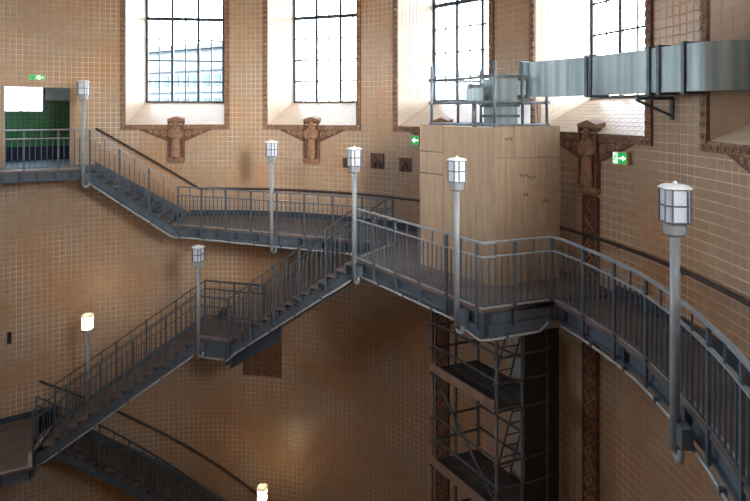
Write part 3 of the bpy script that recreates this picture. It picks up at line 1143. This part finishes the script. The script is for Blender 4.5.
def f4n(t):
    return pol(8.34, a4 + (12.0 - a4) * t)


def f4f(t):
    return pol(R - 0.12, a4 + (12.0 - a4) * t)


SIDE[0] = -1
staircase('dark steel flight along the wall at the bottom left', f4n, f4f, LOWZ, BOTZ, 26)
railing(pts3(f4n, LOWZ, BOTZ, 20), 'railing of the dark wall flight at bottom left', mat='steel_dark')
walkway('lowest gallery deck below the glowing lamp at bottom', [p[:2] for p in arc(8.34, 12, 60, BOTZ)], BOTZ, side=-1)


def handrail(path, label):
    o = path[0]
    root = thing('wall_handrail', label, 'handrail', o)
    centred(MB().tube(path, 0.034, 8), 'rail', 'handrail', root, o, True)
    for p, h in resample(path, 1.5)[1:-1]:
        l = math.hypot(p[0], p[1])
        q = (p[0] * (R - 0.002) / l, p[1] * (R - 0.002) / l, p[2] - 0.05)
        centred(MB().tube([p, (p[0], p[1], p[2] - 0.05), q], 0.012, 6), 'bracket', 'handrail', root, o)
    return root


RW = R - 0.10
aS, aE = math.atan2(*S1T) / D2R, math.atan2(*G0) / D2R
h1 = [(*pol(RW, aS + (aE - aS + 1.5) * i / 8), UPZ + 1.08 + (GALZ + 0.84 - UPZ - 1.08) * i / 8) for i in range(9)] + arc(RW, aE + 4, 46, GALZ + 0.84)
handrail(h1, 'dark wall handrail beside the upper flight and back gallery')
handrail(arc(RW, 66, 158, GALZ + 0.88), 'dark wall handrail along the gallery at right')
handrail([(*pol(RW, a4 + (12.0 - a4) * i / 12), LOWZ + 0.97 + (BOTZ - LOWZ) * i / 12) for i in range(13)], 'dark wall handrail above the bottom left flight')

# ------------------------------------------------------------------ lamps
LW, CH = 0.275, 0.055          # lantern width, chamfer


def oct_ring(h, c, z):
    return [(h, -h + c, z), (h, h - c, z), (h - c, h, z), (-h + c, h, z), (-h, h - c, z), (-h, -h + c, z), (-h + c, -h, z), (h - c, -h, z)]


lamp_parts = []


def lamp_post(x, y, deck, label, rz, out, lit=False, group='lantern posts along the stairs', scale=1.0):
    """out = heading (radians) from the pole towards the beam it is bolted to"""
    L = 2.92
    root = thing('lamp_post', label, 'lamp', (x, y, deck - 0.485), group, rz)
    if not lamp_parts:
        P = []
        pole = MB()
        pole.tube([(0, 0, 0.06), (0, 0, 2.40)], 0.05, 12)
        P.append(('pole', pole, 'lamp_post', True))
        hook = MB().tube([(0, 0, 0.06)] + [(0.07 - 0.07 * math.cos(t * PI / 8), 0, 0.06 - 0.07 * math.sin(t * PI / 8)) for t in range(1, 9)] + [(0.14, 0.0, 0.12)], 0.035, 8)
        P.append(('hook', hook, 'lamp_post', True))
        br = MB().box((0.10, 0.05, 0.27), (0.16, 0.12, 0.22)).box((0, 0.06, 0.27), (0.12, 0.10, 0.05))
        P.append(('bracket', br, 'steel', False))
        col = MB().loft([oct_ring(0.065, 0.03, 2.37), oct_ring(0.10, 0.04, 2.40), oct_ring(0.10, 0.04, 2.51), oct_ring(0.085, 0.035, 2.525)])
        P.append(('collar', col, 'lamp_post', False))
        gl = MB().loft([oct_ring(LW / 2 - 0.014, CH, 2.535), oct_ring(LW / 2 - 0.014, CH, 2.885)])
        P.append(('glass', gl, 'lamp_glass', False))
        cg = MB()
        H = LW / 2
        for px, py, _ in oct_ring(H - 0.006, CH, 0):
            cg.box((px, py, 2.71), (0.014, 0.014, 0.36))
        for zz in (2.53, 2.71, 2.885):
            r0 = [(px, py, zz - 0.009) for px, py, _ in oct_ring(H, CH, 0)]
            r1 = [(px, py, zz + 0.009) for px, py, _ in oct_ring(H, CH, 0)]
            r2 = [(px, py, zz + 0.009) for px, py, _ in oct_ring(H - 0.02, CH, 0)]
            r3 = [(px, py, zz - 0.009) for px, py, _ in oct_ring(H - 0.02, CH, 0)]
            cg.loft([r0, r1, r2, r3, r0], caps=False)
        P.append(('cage', cg, 'lamp_cage', False))
        cp = MB().loft([oct_ring(H + 0.008, CH, 2.888), oct_ring(H + 0.008, CH, 2.90), oct_ring(H * 0.72, CH * 0.7, 2.93), oct_ring(0.02, 0.006, 2.94), oct_ring(0.014, 0.004, 2.965)])
        P.append(('cap', cp, 'lamp_cap', False))
        for nm, m, mt, sm in P:
            me = bpy.data.meshes.new('lamp_' + nm)
            me.from_pydata(m.v, [], m.f)
            me.materials.append(M[mt])
            if sm:
                me.polygons.foreach_set('use_smooth', [True] * len(me.polygons))
            lamp_parts.append((nm, me))
    for nm, me in lamp_parts:
        if nm == 'glass' and lit:
            me = me.copy()
            me.materials[0] = M['lamp_glow']
        link(nm, me, root)
    if lit:
        ld = bpy.data.lights.new('bulb', 'POINT')
        ld.energy = 10
        ld.color = (1.0, 0.72, 0.40)
        ld.shadow_soft_size = 0.25
        lo = bpy.data.objects.new('bulb', ld)
        scene.collection.objects.link(lo)
        lo.parent = root
        lo.location = (0, 0, 3.15)
    return root


CAM = (4.976, -6.862)


def rel(X, Z):
    return (X + CAM[0], Z + CAM[1])


def head(a, b):
    """rotation that puts local +Y at right angles to the rail a-b, pointing away from the camera"""
    dx, dy = b[0] - a[0], b[1] - a[1]
    n = Vector((-dy, dx)).normalized()
    if n.y < 0:
        n = -n
    return math.atan2(n.y, n.x) - PI / 2


lamp_post(*rel(-8.05, 14.60), UPZ, 'grey lantern post at the head of the upper flight, beside the doorway', head(up_in[-2], up_in[-1]), 0)
lamp_post(*rel(-2.74, 14.02), GALZ, 'grey lantern post on the back gallery below the second window', head(G0, G1), 0)
lamp_post(*rel(-0.45, 11.55), GALZ, 'grey lantern post at the platform corner where the inner flight starts', head(A, C1), 0)
lamp_post(*rel(1.39, 8.98), GALZ, 'grey lantern post standing before the plywood box', head(A, C1), 0)
lamp_post(*rel(3.25, 5.735), GALZ, 'largest grey lantern post in the right foreground', -PI / 2 - 6 * D2R, 0)
lamp_post(*rel(-4.70, 14.08), LANZ, 'grey lantern post at the small landing between the inner flights', head(L0, L1), 0)
lamp_post(*rel(-7.86, 14.47), E - 8.0, 'lit lantern post on the far side of lowest inner flight', head(L0, N3), 0, lit=True)
lamp_post(*rel(-3.22, 15.12), BOTZ + 0.04, 'lit lantern peeking over the bottom edge of the picture', 0, 0, lit=True)

# ------------------------------------------------------------------ plywood box
F = rel(2.21, 9.74)
LC = rel(0.95, 11.2)
RC = rel(3.59, 10.26)
BZ0, BZ1 = GALZ, E - 0.28
vR = (RC[0] - F[0], RC[1] - F[1])
vL = (LC[0] - F[0], LC[1] - F[1])
LB = (LC[0] + vR[0] * 0.85, LC[1] + vR[1] * 0.85)
RB2 = (RC[0] + vL[0] * 0.30, RC[1] + vL[1] * 0.30)
box = thing('plywood_enclosure', 'tall plywood box built on the middle platform', 'enclosure', (*F, BZ0))


def board(p, q, s0, s1, z0, z1, parent, o, th=0.02, mat='ply', name='plywood_panel', proud=0.0):
    dx, dy = q[0] - p[0], q[1] - p[1]
    l = math.hypot(dx, dy)
    ux, uy = dx / l, dy / l
    nx, ny = -uy, ux
    if nx * (CAM[0] - p[0]) + ny * (CAM[1] - p[1]) < 0:
        nx, ny = -nx, -ny
    g = 0.006
    a = (p[0] + ux * (s0 + g), p[1] + uy * (s0 + g))
    b = (p[0] + ux * (s1 - g), p[1] + uy * (s1 - g))
    poly = [(a[0] + nx * proud, a[1] + ny * proud), (b[0] + nx * proud, b[1] + ny * proud), (b[0] - nx * (th - proud), b[1] - ny * (th - proud)), (a[0] - nx * (th - proud), a[1] - ny * (th - proud))]
    return centred(MB().prism(poly, z0 + g, z1 - g), name, mat, parent, o)


lL, lR = math.hypot(*vL), math.hypot(*vR)
o = (*F, BZ0)
hL = BZ1 - BZ0
# left face (seen frontally), right face, with the sheet joints of the photograph
for s0, s1, z0, z1 in ((0, 0.66 * lL, 0, hL - 0.02), (0.66 * lL, lL, 0, hL - 1.02), (0.66 * lL, lL, hL - 1.02, hL - 0.56), (0.66 * lL, lL, hL - 0.56, hL)):
    board(F, LC, s0, s1, BZ0 + z0, BZ0 + z1, box, o, proud=0.002 if s0 else 0.0)
for s0, s1, z0, z1 in ((0, 0.28 * lR, hL - 0.60, hL), (0.28 * lR, lR, hL - 0.60, hL), (0, lR, 0, hL - 0.60)):
    board(F, RC, s0, s1, BZ0 + z0, BZ0 + z1, box, o, proud=0.0)
board(RC, RB2, 0.02, math.dist(RC, RB2), BZ0, BZ1, box, o)
board(LC, LB, 0.02, math.dist(LC, LB), BZ0, BZ1, box, o)
RW2 = near_wall(RB2, 0.06)
LW2 = near_wall(LB, 0.06)
rim = [F, LC, LB, LW2, pol(R - 0.06, 62), RW2, RB2, RC]
cen = (sum(p[0] for p in rim) / 8, sum(p[1] for p in rim) / 8)
rim_in = [(p[0] + (cen[0] - p[0]) * 0.02, p[1] + (cen[1] - p[1]) * 0.02) for p in rim]
centred(MB().prism(rim_in, BZ1 - 0.06, BZ1 - 0.035), 'roof_panel', 'ply', box, o)
# pencil and marker scrawls on the right face
for k, (s, z, m_) in enumerate(((0.55, 2.02, 'ink'), (0.72, 1.98, 'ink'), (0.62, 1.66, 'red_ink'), (1.05, 1.52, 'ink'), (0.2, 2.72, 'ink'))):
    ux, uy = vR[0] / lR, vR[1] / lR
    nx, ny = (uy, -ux)
    pts = []
    for i in range(11):
        q = s + 0.018 * i * (0.6 if m_ == 'red_ink' else 1.0)
        zz = z + (0.05 if i % 2 else -0.04) * (0.6 + 0.4 * math.sin(i * 2.1 + k))
        pts.append((F[0] + ux * q + nx * 0.003, F[1] + uy * q + ny * 0.003, BZ0 + zz))
    centred(MB().tube(pts, 0.005, 4), 'scrawl', m_, box, o)

# guard rails of scaffold tube on the box roof
RZ = BZ1 - 0.035


def along(p, v, s):
    return (p[0] + v[0] * s, p[1] + v[1] * s)


sc0 = along(F, vL, 0.03)
sc0 = (sc0[0] + vR[0] * 0.03, sc0[1] + vR[1] * 0.03)
FL_ = along(sc0, vL, 0.82)
FR_ = sc0
MR_ = along(sc0, vR, 0.42)
BR_ = along(sc0, vR, 0.80)
ML_ = along(FL_, vR, 0.42)
BL_ = along(FL_, vR, 0.80)
guard = thing('scaffold_guardrail', 'scaffold tube guard rails on the roof of the plywood box', 'scaffold', (*FR_, RZ))
o = (*FR_, RZ)
for p, h in ((FL_, 1.24), (ML_, 1.20), (FR_, 1.25), (MR_, 1.25), (BR_, 0.62), (BL_, 1.2)):
    centred(MB().tube([(*p, RZ), (*p, RZ + h)], 0.030, 8), 'upright', 'scaf', guard, o, True)
    for zz in (0.48, 0.95):
        if zz < h:
            centred(MB().box((p[0], p[1], RZ + zz), (0.09, 0.09, 0.07), 0.4), 'coupler', 'scaf', guard, o)


def ext(p, q, e=0.06):
    dx, dy = q[0] - p[0], q[1] - p[1]
    l = math.hypot(dx, dy)
    return (p[0] - dx / l * e, p[1] - dy / l * e), (q[0] + dx / l * e, q[1] + dy / l * e)


for p, q, zz in ((FL_, FR_, 0.95), (FL_, FR_, 0.48), (FL_, FR_, 0.05), (FR_, MR_, 0.98), (FR_, BR_, 0.48), (FR_, BR_, 0.05), (FL_, BL_, 0.95), (FL_, BL_, 0.05)):
    a_, b_ = ext(p, q)
    centred(MB().tube([(*a_, RZ + zz), (*b_, RZ + zz)], 0.027, 8), 'ledger', 'scaf', guard, o, True)

# ------------------------------------------------------------------ ventilation duct
DZ0, DH = E + 0.27, 0.655
duct = thing('ventilation_duct', 'large galvanised rectangular air duct running from plywood box roof to right edge', 'duct', (8.0, 3.9, DZ0))
o = (8.0, 3.9, DZ0)
d_path = [(7.90, 3.40), (8.78, 2.29), (9.40, 0.46)]
# elbow from the last heading round to +X
h0 = math.atan2(d_path[-1][1] - d_path[-2][1], d_path[-1][0] - d_path[-2][0])
re = 0.45
cx_, cy_ = d_path[-1][0] - math.sin(h0) * re, d_path[-1][1] + math.cos(h0) * re
elbow = []
for i in range(13):
    h = h0 + (0 - h0) * i / 12
    elbow.append((cx_ + math.sin(h) * re, cy_ - math.cos(h) * re))
tail = (elbow[-1][0] + 1.0, elbow[-1][1])
DW = 0.32
sections = [[d_path[0], line(d_path[0], d_path[1])(0.97)], [line(d_path[0], d_path[1])(0.97), line(d_path[1], d_path[2])(0.55)], [line(d_path[1], d_path[2])(0.55), d_path[2]], elbow, [elbow[-1], tail]]
for s in sections:
    centred(MB().sweep([(*p, DZ0) for p in s], rect(DW, 0, DH)), 'duct_section', 'galv', duct, o)


def ring_at(p, h, w=0.05, grow=0.035):
    m = MB()
    c, s = math.cos(h), math.sin(h)
    for (aa, bb, dw, dh) in ((0, -grow / 2, DW + 2 * grow, grow), (0, DH + grow / 2, DW + 2 * grow, grow)):
        m.box((p[0], p[1], DZ0 + bb), (w, dw, dh), h)
    for sg in (-1, 1):
        off = sg * (DW / 2 + grow / 2)
        m.box((p[0] - s * off, p[1] + c * off, DZ0 + DH / 2), (w, grow, DH), h)
    return m


for t in (0.955,):
    centred(ring_at(line(d_path[0], d_path[1])(t), math.atan2(d_path[1][1] - d_path[0][1], d_path[1][0] - d_path[0][0])), 'flange', 'flange', duct, o)
for t in (0.05, 0.68, 0.77, 0.985):
    centred(ring_at(line(d_path[1], d_path[2])(t), h0), 'flange', 'flange', duct, o)
centred(ring_at(d_path[0], math.atan2(d_path[1][1] - d_path[0][1], d_path[1][0] - d_path[0][0])), 'flange', 'flange', duct, o)
# plenum where the duct drops into the box roof
pl = thing('duct_plenum', 'grey sheet metal plenum box between the scaffold rails on plywood roof', 'duct', (7.35, 3.45, RZ))
pc = along(along(F, vR, 0.33), vL, 0.20)
hR = math.atan2(vR[1], vR[0])
o = (*pc, RZ)
pl.location = o
centred(MB().box((pc[0], pc[1], RZ + 0.48), (0.42, 0.5, 0.92), hR), 'body', 'galv', pl, o)
for zz in (0.22, 0.42):
    centred(MB().box((pc[0], pc[1], RZ + zz), (0.50, 0.56, 0.05), hR), 'joint_rail', 'flange', pl, o)
centred(MB().sweep([(pc[0], pc[1], RZ), (d_path[0][0], d_path[0][1], RZ)], rect(0.36, 0.62, 0.90)), 'connector', 'galv', pl, o)
# small fan box left of it on a post
fb = thing('fan_box', 'small grey fan box on a post left of the plenum', 'fan', (*along(sc0, vL, 0.35), RZ))
pf = along(along(sc0, vL, 0.22), vR, 0.16)
o = (*pf, RZ)
fb.location = o
pf2 = along(pf, vL, 0.16)
centred(MB().sweep([(*pf, RZ), (*along(pf, vL, 0.22), RZ)], rect(0.24, 0.52, 0.76)), 'casing', 'galv', fb, o)
centred(MB().tube([(*pf2, RZ), (*pf2, RZ + 0.52)], 0.05, 10), 'post', 'scaf', fb, o, True)
centred(MB().box((*pf2, RZ + 0.80), (0.13, 0.26, 0.10), hR + 1.5), 'motor', 'scaf', fb, o)
wbp = along(along(F, vR, 0.72), vL, 0.22)
wb = MB().box((*wbp, RZ + 0.22), (0.30, 0.04, 0.44), hR)
tag(centred(wb, 'white_board', 'white_board', None, (0, 0, 0)), 'white board standing on the plywood roof under the duct', 'board')
tbp = along(along(F, vR, 0.97), vL, 0.22)
tag(centred(MB().box((*tbp, RZ + 0.23), (0.08, 0.05, 0.46), hR), 'timber_post', 'ply', None, (0, 0, 0)), 'short tan timber post beside the white board', 'timber')
# wall bracket under the duct
bk = thing('duct_bracket', 'dark steel triangular bracket under the duct between the right windows', 'bracket', (*pol(R, 82.4), DZ0 - 0.5))
o = (*pol(R, 82.4), DZ0 - 0.5)
for aa in (82.4,):
    pi_, po_ = pol(R - 0.02, aa), pol(R - 0.62, aa)
    centred(MB().sweep([(*pi_, DZ0), (*po_, DZ0)], rect(0.05, -0.10, -0.045)), 'arm', 'flange', bk, o)
    centred(MB().tube([(*po_, DZ0 - 0.10), (*pol(R - 0.04, aa), DZ0 - 0.34)], 0.022, 6), 'strut', 'flange', bk, o)
    pw_ = pol(R - 0.025, aa)
    centred(MB().box((*pw_, DZ0 - 0.24), (0.07, 0.03, 0.34), -aa * D2R), 'wall_plate', 'flange', bk, o)

# ------------------------------------------------------------------ scaffold tower below the platform
tower = thing('scaffold_tower', 'dark scaffold tower with board decks under the plywood box', 'scaffold', (*FR_, 0))
o = (*FR_, 0)
tFL, tFR = rel(1.18, 10.9), rel(2.17, 9.44)
v = (1.38 * 0.737, 0.52 * 0.737)
tBL, tBR = along(tFL, v, 1), along(tFR, v, 1)
tML, tMR = along(tFL, v, 0.5), along(tFR, v, 0.5)
tower.location = (*tFR, 0)
o = (*tFR, 0)
TT = GALZ - 0.62
for p in (tFL, tFR, tBL, tBR, tML, tMR):
    centred(MB().tube([(*p, 0.0), (*p, TT if p not in (tFR,) else TT - 0.1)], 0.032, 8), 'upright', 'scaf_dark', tower, o, True)
levels = [E - 5.3, E - 7.2, E - 9.1, E - 11.0, E - 12.9]
for li, z in enumerate(levels):
    quad = [tFL, tFR, tBR, tBL]
    # three boards side by side and toe boards on edge
    for b in range(3):
        p0, p1 = along(tFL, v, 0.04 + b * 0.32), along(tFR, v, 0.04 + b * 0.32)
        q0, q1 = along(tFL, v, 0.33 + b * 0.32), along(tFR, v, 0.33 + b * 0.32)
        centred(MB().prism([p0, p1, q1, q0], z - 0.045, z), 'deck_board', 'mesh_board', tower, o)
    off = along((0, 0), v, -0.05)
    centred(MB().sweep([(tFL[0] + off[0], tFL[1] + off[1], z), (tFR[0] + off[0], tFR[1] + off[1], z)], rect(0.03, -0.03, 0.14)), 'toe_board', 'board', tower, o)
    for p, q in ((tFL, tFR), (tBL, tBR)):
        for dz in (0.48, 0.95):
            a_, b_ = ext(p, q)
            centred(MB().tube([(*a_, z + dz), (*b_, z + dz)], 0.025, 6), 'ledger', 'scaf_dark', tower, o)
    for p, q in ((tFL, tBL), (tFR, tBR)):
        for dz in (-0.08, 0.42, 0.88):
            a_, b_ = ext(p, q)
            centred(MB().tube([(*a_, z + dz), (*b_, z + dz)], 0.025, 6), 'transom', 'scaf_dark', tower, o)
    z2 = z - 1.85
    if li % 2 == 0:
        centred(MB().tube([(*tFL, z - 0.05), (*tFR, z2 + 0.1)], 0.022, 6), 'diagonal_brace', 'scaf_dark', tower, o)
    else:
        centred(MB().tube([(*tFR, z - 0.05), (*tFL, z2 + 0.1)], 0.022, 6), 'diagonal_brace', 'scaf_dark', tower, o)
    # ladder up through the tower
    la, lb = along(along(tFL, v, 0.75), (tFR[0] - tFL[0], tFR[1] - tFL[1]), 0.55), along(along(tFL, v, 0.75), (tFR[0] - tFL[0], tFR[1] - tFL[1]), 0.85)
    ld_ = MB()
    for off2 in (-0.16, 0.16):
        ld_.tube([(la[0] + v[0] * off2, la[1] + v[1] * off2, z), (lb[0] + v[0] * off2, lb[1] + v[1] * off2, z + 1.8)], 0.02, 5)
    for i in range(1, 7):
        c_ = lerp((*la, z), (*lb, z + 1.8), i / 7)
        ld_.tube([(c_[0] - v[0] * 0.16, c_[1] - v[1] * 0.16, c_[2]), (c_[0] + v[0] * 0.16, c_[1] + v[1] * 0.16, c_[2])], 0.012, 5)
    centred(ld_, 'ladder', 'scaf_dark', tower, o)
# sheets hung on the far right side of the tower
sh = MB().sweep([(*along(tMR, v, 0.05), 4.0), (*along(tBR, v, 0.25), 4.0)], rect(0.02, 0, TT - 4.2))
tag(centred(sh, 'dark_sheeting', 'tarp', None, (0, 0, 0)), 'dark sheeting hung on the right side of the scaffold tower', 'sheeting')
e_ = (tBR[0] - tBL[0], tBR[1] - tBL[1])
gs0 = along(tBL, e_, 0.35)
gs0 = (gs0[0] + v[0] * 0.25, gs0[1] + v[1] * 0.25)
gs1 = along(gs0, e_, 0.35)
gs = MB().sweep([(*gs0, E - 9.0), (*gs1, E - 9.0)], rect(0.02, 0, 4.6))
tag(centred(gs, 'grey_sheet', 'sheet', None, (0, 0, 0)), 'light grey sheet hanging behind the scaffold tower', 'sheeting')

# dark stone panel on the wall below the back gallery
dp = MB()
for i in range(4):
    for j in range(4):
        curved_band(dp, 5.15 + 1.89 * i, 6.96 + 1.89 * i, E - 8.2 + 0.4 * j, E - 7.815 + 0.4 * j, -0.01, 0.025)
tag(dp.build('stone_panel', 'terra_dark'), 'dark brown stone panel on the wall below the inner flight', 'panel')

# ------------------------------------------------------------------ signs and small fittings


def man(mb, cx, cz, h, y):
    """running figure of an escape sign, flat shapes"""
    def bar(x0, z0, x1, z1, w):
        dx, dz = x1 - x0, z1 - z0
        l = math.hypot(dx, dz)
        nx, nz = -dz / l * w / 2, dx / l * w / 2
        mb.add([(cx + (x0 + nx) * h, y, cz + (z0 + nz) * h), (cx + (x1 + nx) * h, y, cz + (z1 + nz) * h), (cx + (x1 - nx) * h, y, cz + (z1 - nz) * h), (cx + (x0 - nx) * h, y, cz + (z0 - nz) * h)], [(0, 1, 2, 3)])
    n = 10
    mb.add([(cx + (0.12 + 0.09 * math.cos(2 * PI * i / n)) * h, y, cz + (0.40 + 0.09 * math.sin(2 * PI * i / n)) * h) for i in range(n)], [tuple(range(n))])
    bar(0.05, 0.28, -0.05, -0.02, 0.16)
    bar(0.05, 0.24, 0.28, 0.12, 0.07)
    bar(0.03, 0.24, -0.22, 0.12, 0.07)
    bar(-0.05, -0.02, 0.14, -0.2, 0.09)
    bar(0.14, -0.2, 0.10, -0.45, 0.09)
    bar(-0.05, -0.02, -0.18, -0.24, 0.09)
    bar(-0.18, -0.24, -0.40, -0.28, 0.09)


def arrow(mb, cx, cz, s, d, y):
    mb.add([(cx - d * s * 0.5, y, cz - s * 0.09), (cx + d * s * 0.05, y, cz - s * 0.09), (cx + d * s * 0.05, y, cz + s * 0.09), (cx - d * s * 0.5, y, cz + s * 0.09)], [(0, 1, 2, 3)])
    mb.add([(cx + d * s * 0.0, y, cz - s * 0.36), (cx + d * s * 0.5, y, cz), (cx + d * s * 0.0, y, cz + s * 0.36)], [(0, 1, 2)])


def exit_sign(loc, rz, w, h, d, label, kind):
    root = thing('exit_sign', label, 'sign', loc, rz=rz)
    MB().box((0, d / 2, h / 2), (w, d, h)).build('case', 'sign_box', root)
    f = MB().add([(-w / 2 + 0.012, -0.003, 0.012), (w / 2 - 0.012, -0.003, 0.012), (w / 2 - 0.012, -0.003, h - 0.012), (-w / 2 + 0.012, -0.003, h - 0.012)], [(0, 1, 2, 3)])
    f.build('face', 'sign_green', root)
    s = MB()
    if kind == 'left_arrow':
        arrow(s, 0, h / 2, h * 0.85, -1, -0.006)
    else:
        s.add([(-w * 0.47, -0.005, h * 0.08), (-w * 0.14, -0.005, h * 0.08), (-w * 0.14, -0.005, h * 0.92), (-w * 0.47, -0.005, h * 0.92)], [(0, 1, 2, 3)]) if kind == 'right' else None
        if kind == 'right':
            arrow(s, w * 0.2, h / 2, w * 0.5, 1, -0.006)
            g = MB()
            man(g, -w * 0.31, h / 2, h * 0.8, -0.008)
            g.build('pictogram', 'sign_green', root)
        else:
            man(s, 0.0, h / 2, h * 0.85, -0.006)
            s.add([(w * 0.10, -0.006, h * 0.12), (w * 0.22, -0.006, h * 0.12), (w * 0.22, -0.006, h * 0.88), (w * 0.10, -0.006, h * 0.88)], [(0, 1, 2, 3)])
            arrow(s, w * 0.33, h / 2, h * 0.55, 1, -0.006)
    s.build('symbol', 'sign_white', root)
    return root


def on_wall(a, z, d=0.06):
    return (*pol(R - d, a), z)


exit_sign(on_wall(-29.6, E + 0.89, 0.07), 29.6 * D2R, 0.40, 0.15, 0.06, 'green and white exit sign above the upper doorway', 'run')
exit_sign(on_wall(39.2, E - 0.92, 0.07), -39.2 * D2R, 0.26, 0.26, 0.06, 'green exit sign with left arrow beside the plywood box', 'left_arrow')
exit_sign(on_wall(75.8, E - 0.93, 0.13), -64 * D2R, 0.29, 0.22, 0.08, 'green lit exit sign box with right arrow beside the right console', 'right')
tag(MB().box((0, 0, 0), (0.10, 0.06, 0.32)).build('switch_box', 'tarp'), 'small black box on the wall at the left edge', 'box').location = on_wall(-33.5, E - 6.38, 0.035)
bpy.data.objects['switch_box'].rotation_euler = (0, 0, 33.5 * D2R)

# ------------------------------------------------------------------ building outside the leftmost window
bl = thing('building', 'pale stone building with rows of windows outside the leftmost window', 'building', (-8.0, 42.0, E - 6.3))
o = (-8.0, 42.0, E - 6.3)
hb = math.atan2(-6.0, 16.0)
c_, s_ = math.cos(-0.5), math.sin(-0.5)


def bp(x, y, z):
    return (x * c_ - y * s_, x * s_ + y * c_, z)


def bbox(name, mat, c, d, par):
    m = MB().box((0, 0, 0), d, -0.5)
    p = bp(*c)
    return centred(MB().add([(x + p[0], y + p[1], z + p[2]) for x, y, z in m.v], m.f), name, mat, par, (0, 0, 0))


bbox('wall', 'facade', (-4.5, 2.5, 6.2), (17, 5, 12.4), bl)
bbox('cornice', 'facade_trim', (-4.5, -0.2, 12.5), (17.6, 0.9, 0.5), bl)
bbox('cornice', 'facade_trim', (-4.5, -0.1, 10.3), (17.2, 0.5, 0.25), bl)
bbox('string_course', 'facade_trim', (-4.5, -0.1, 8.2), (17.2, 0.4, 0.2), bl)
for i in range(12):
    for zz, hh in ((9.25, 1.1), (6.6, 1.9), (3.6, 2.2)):
        bbox('window', 'farglass', (-11.9 + 1.4 * i, -0.02, zz), (0.75, 0.14, hh), bl)
bbox('tower', 'facade', (3.2, 0.0, 7.8), (2.0, 2.0, 15.6), bl)
tw = MB()
p = bp(3.2, 0.0, 15.6)
tw.loft([[(p[0] + r * math.cos(2 * PI * i / 12), p[1] + r * math.sin(2 * PI * i / 12), p[2] + z) for i in range(12)] for r, z in ((1.1, 0), (1.15, 0.5), (0.9, 1.2), (0.35, 1.7), (0.1, 2.5))])
tw.build('cupola', 'facade_trim', bl)
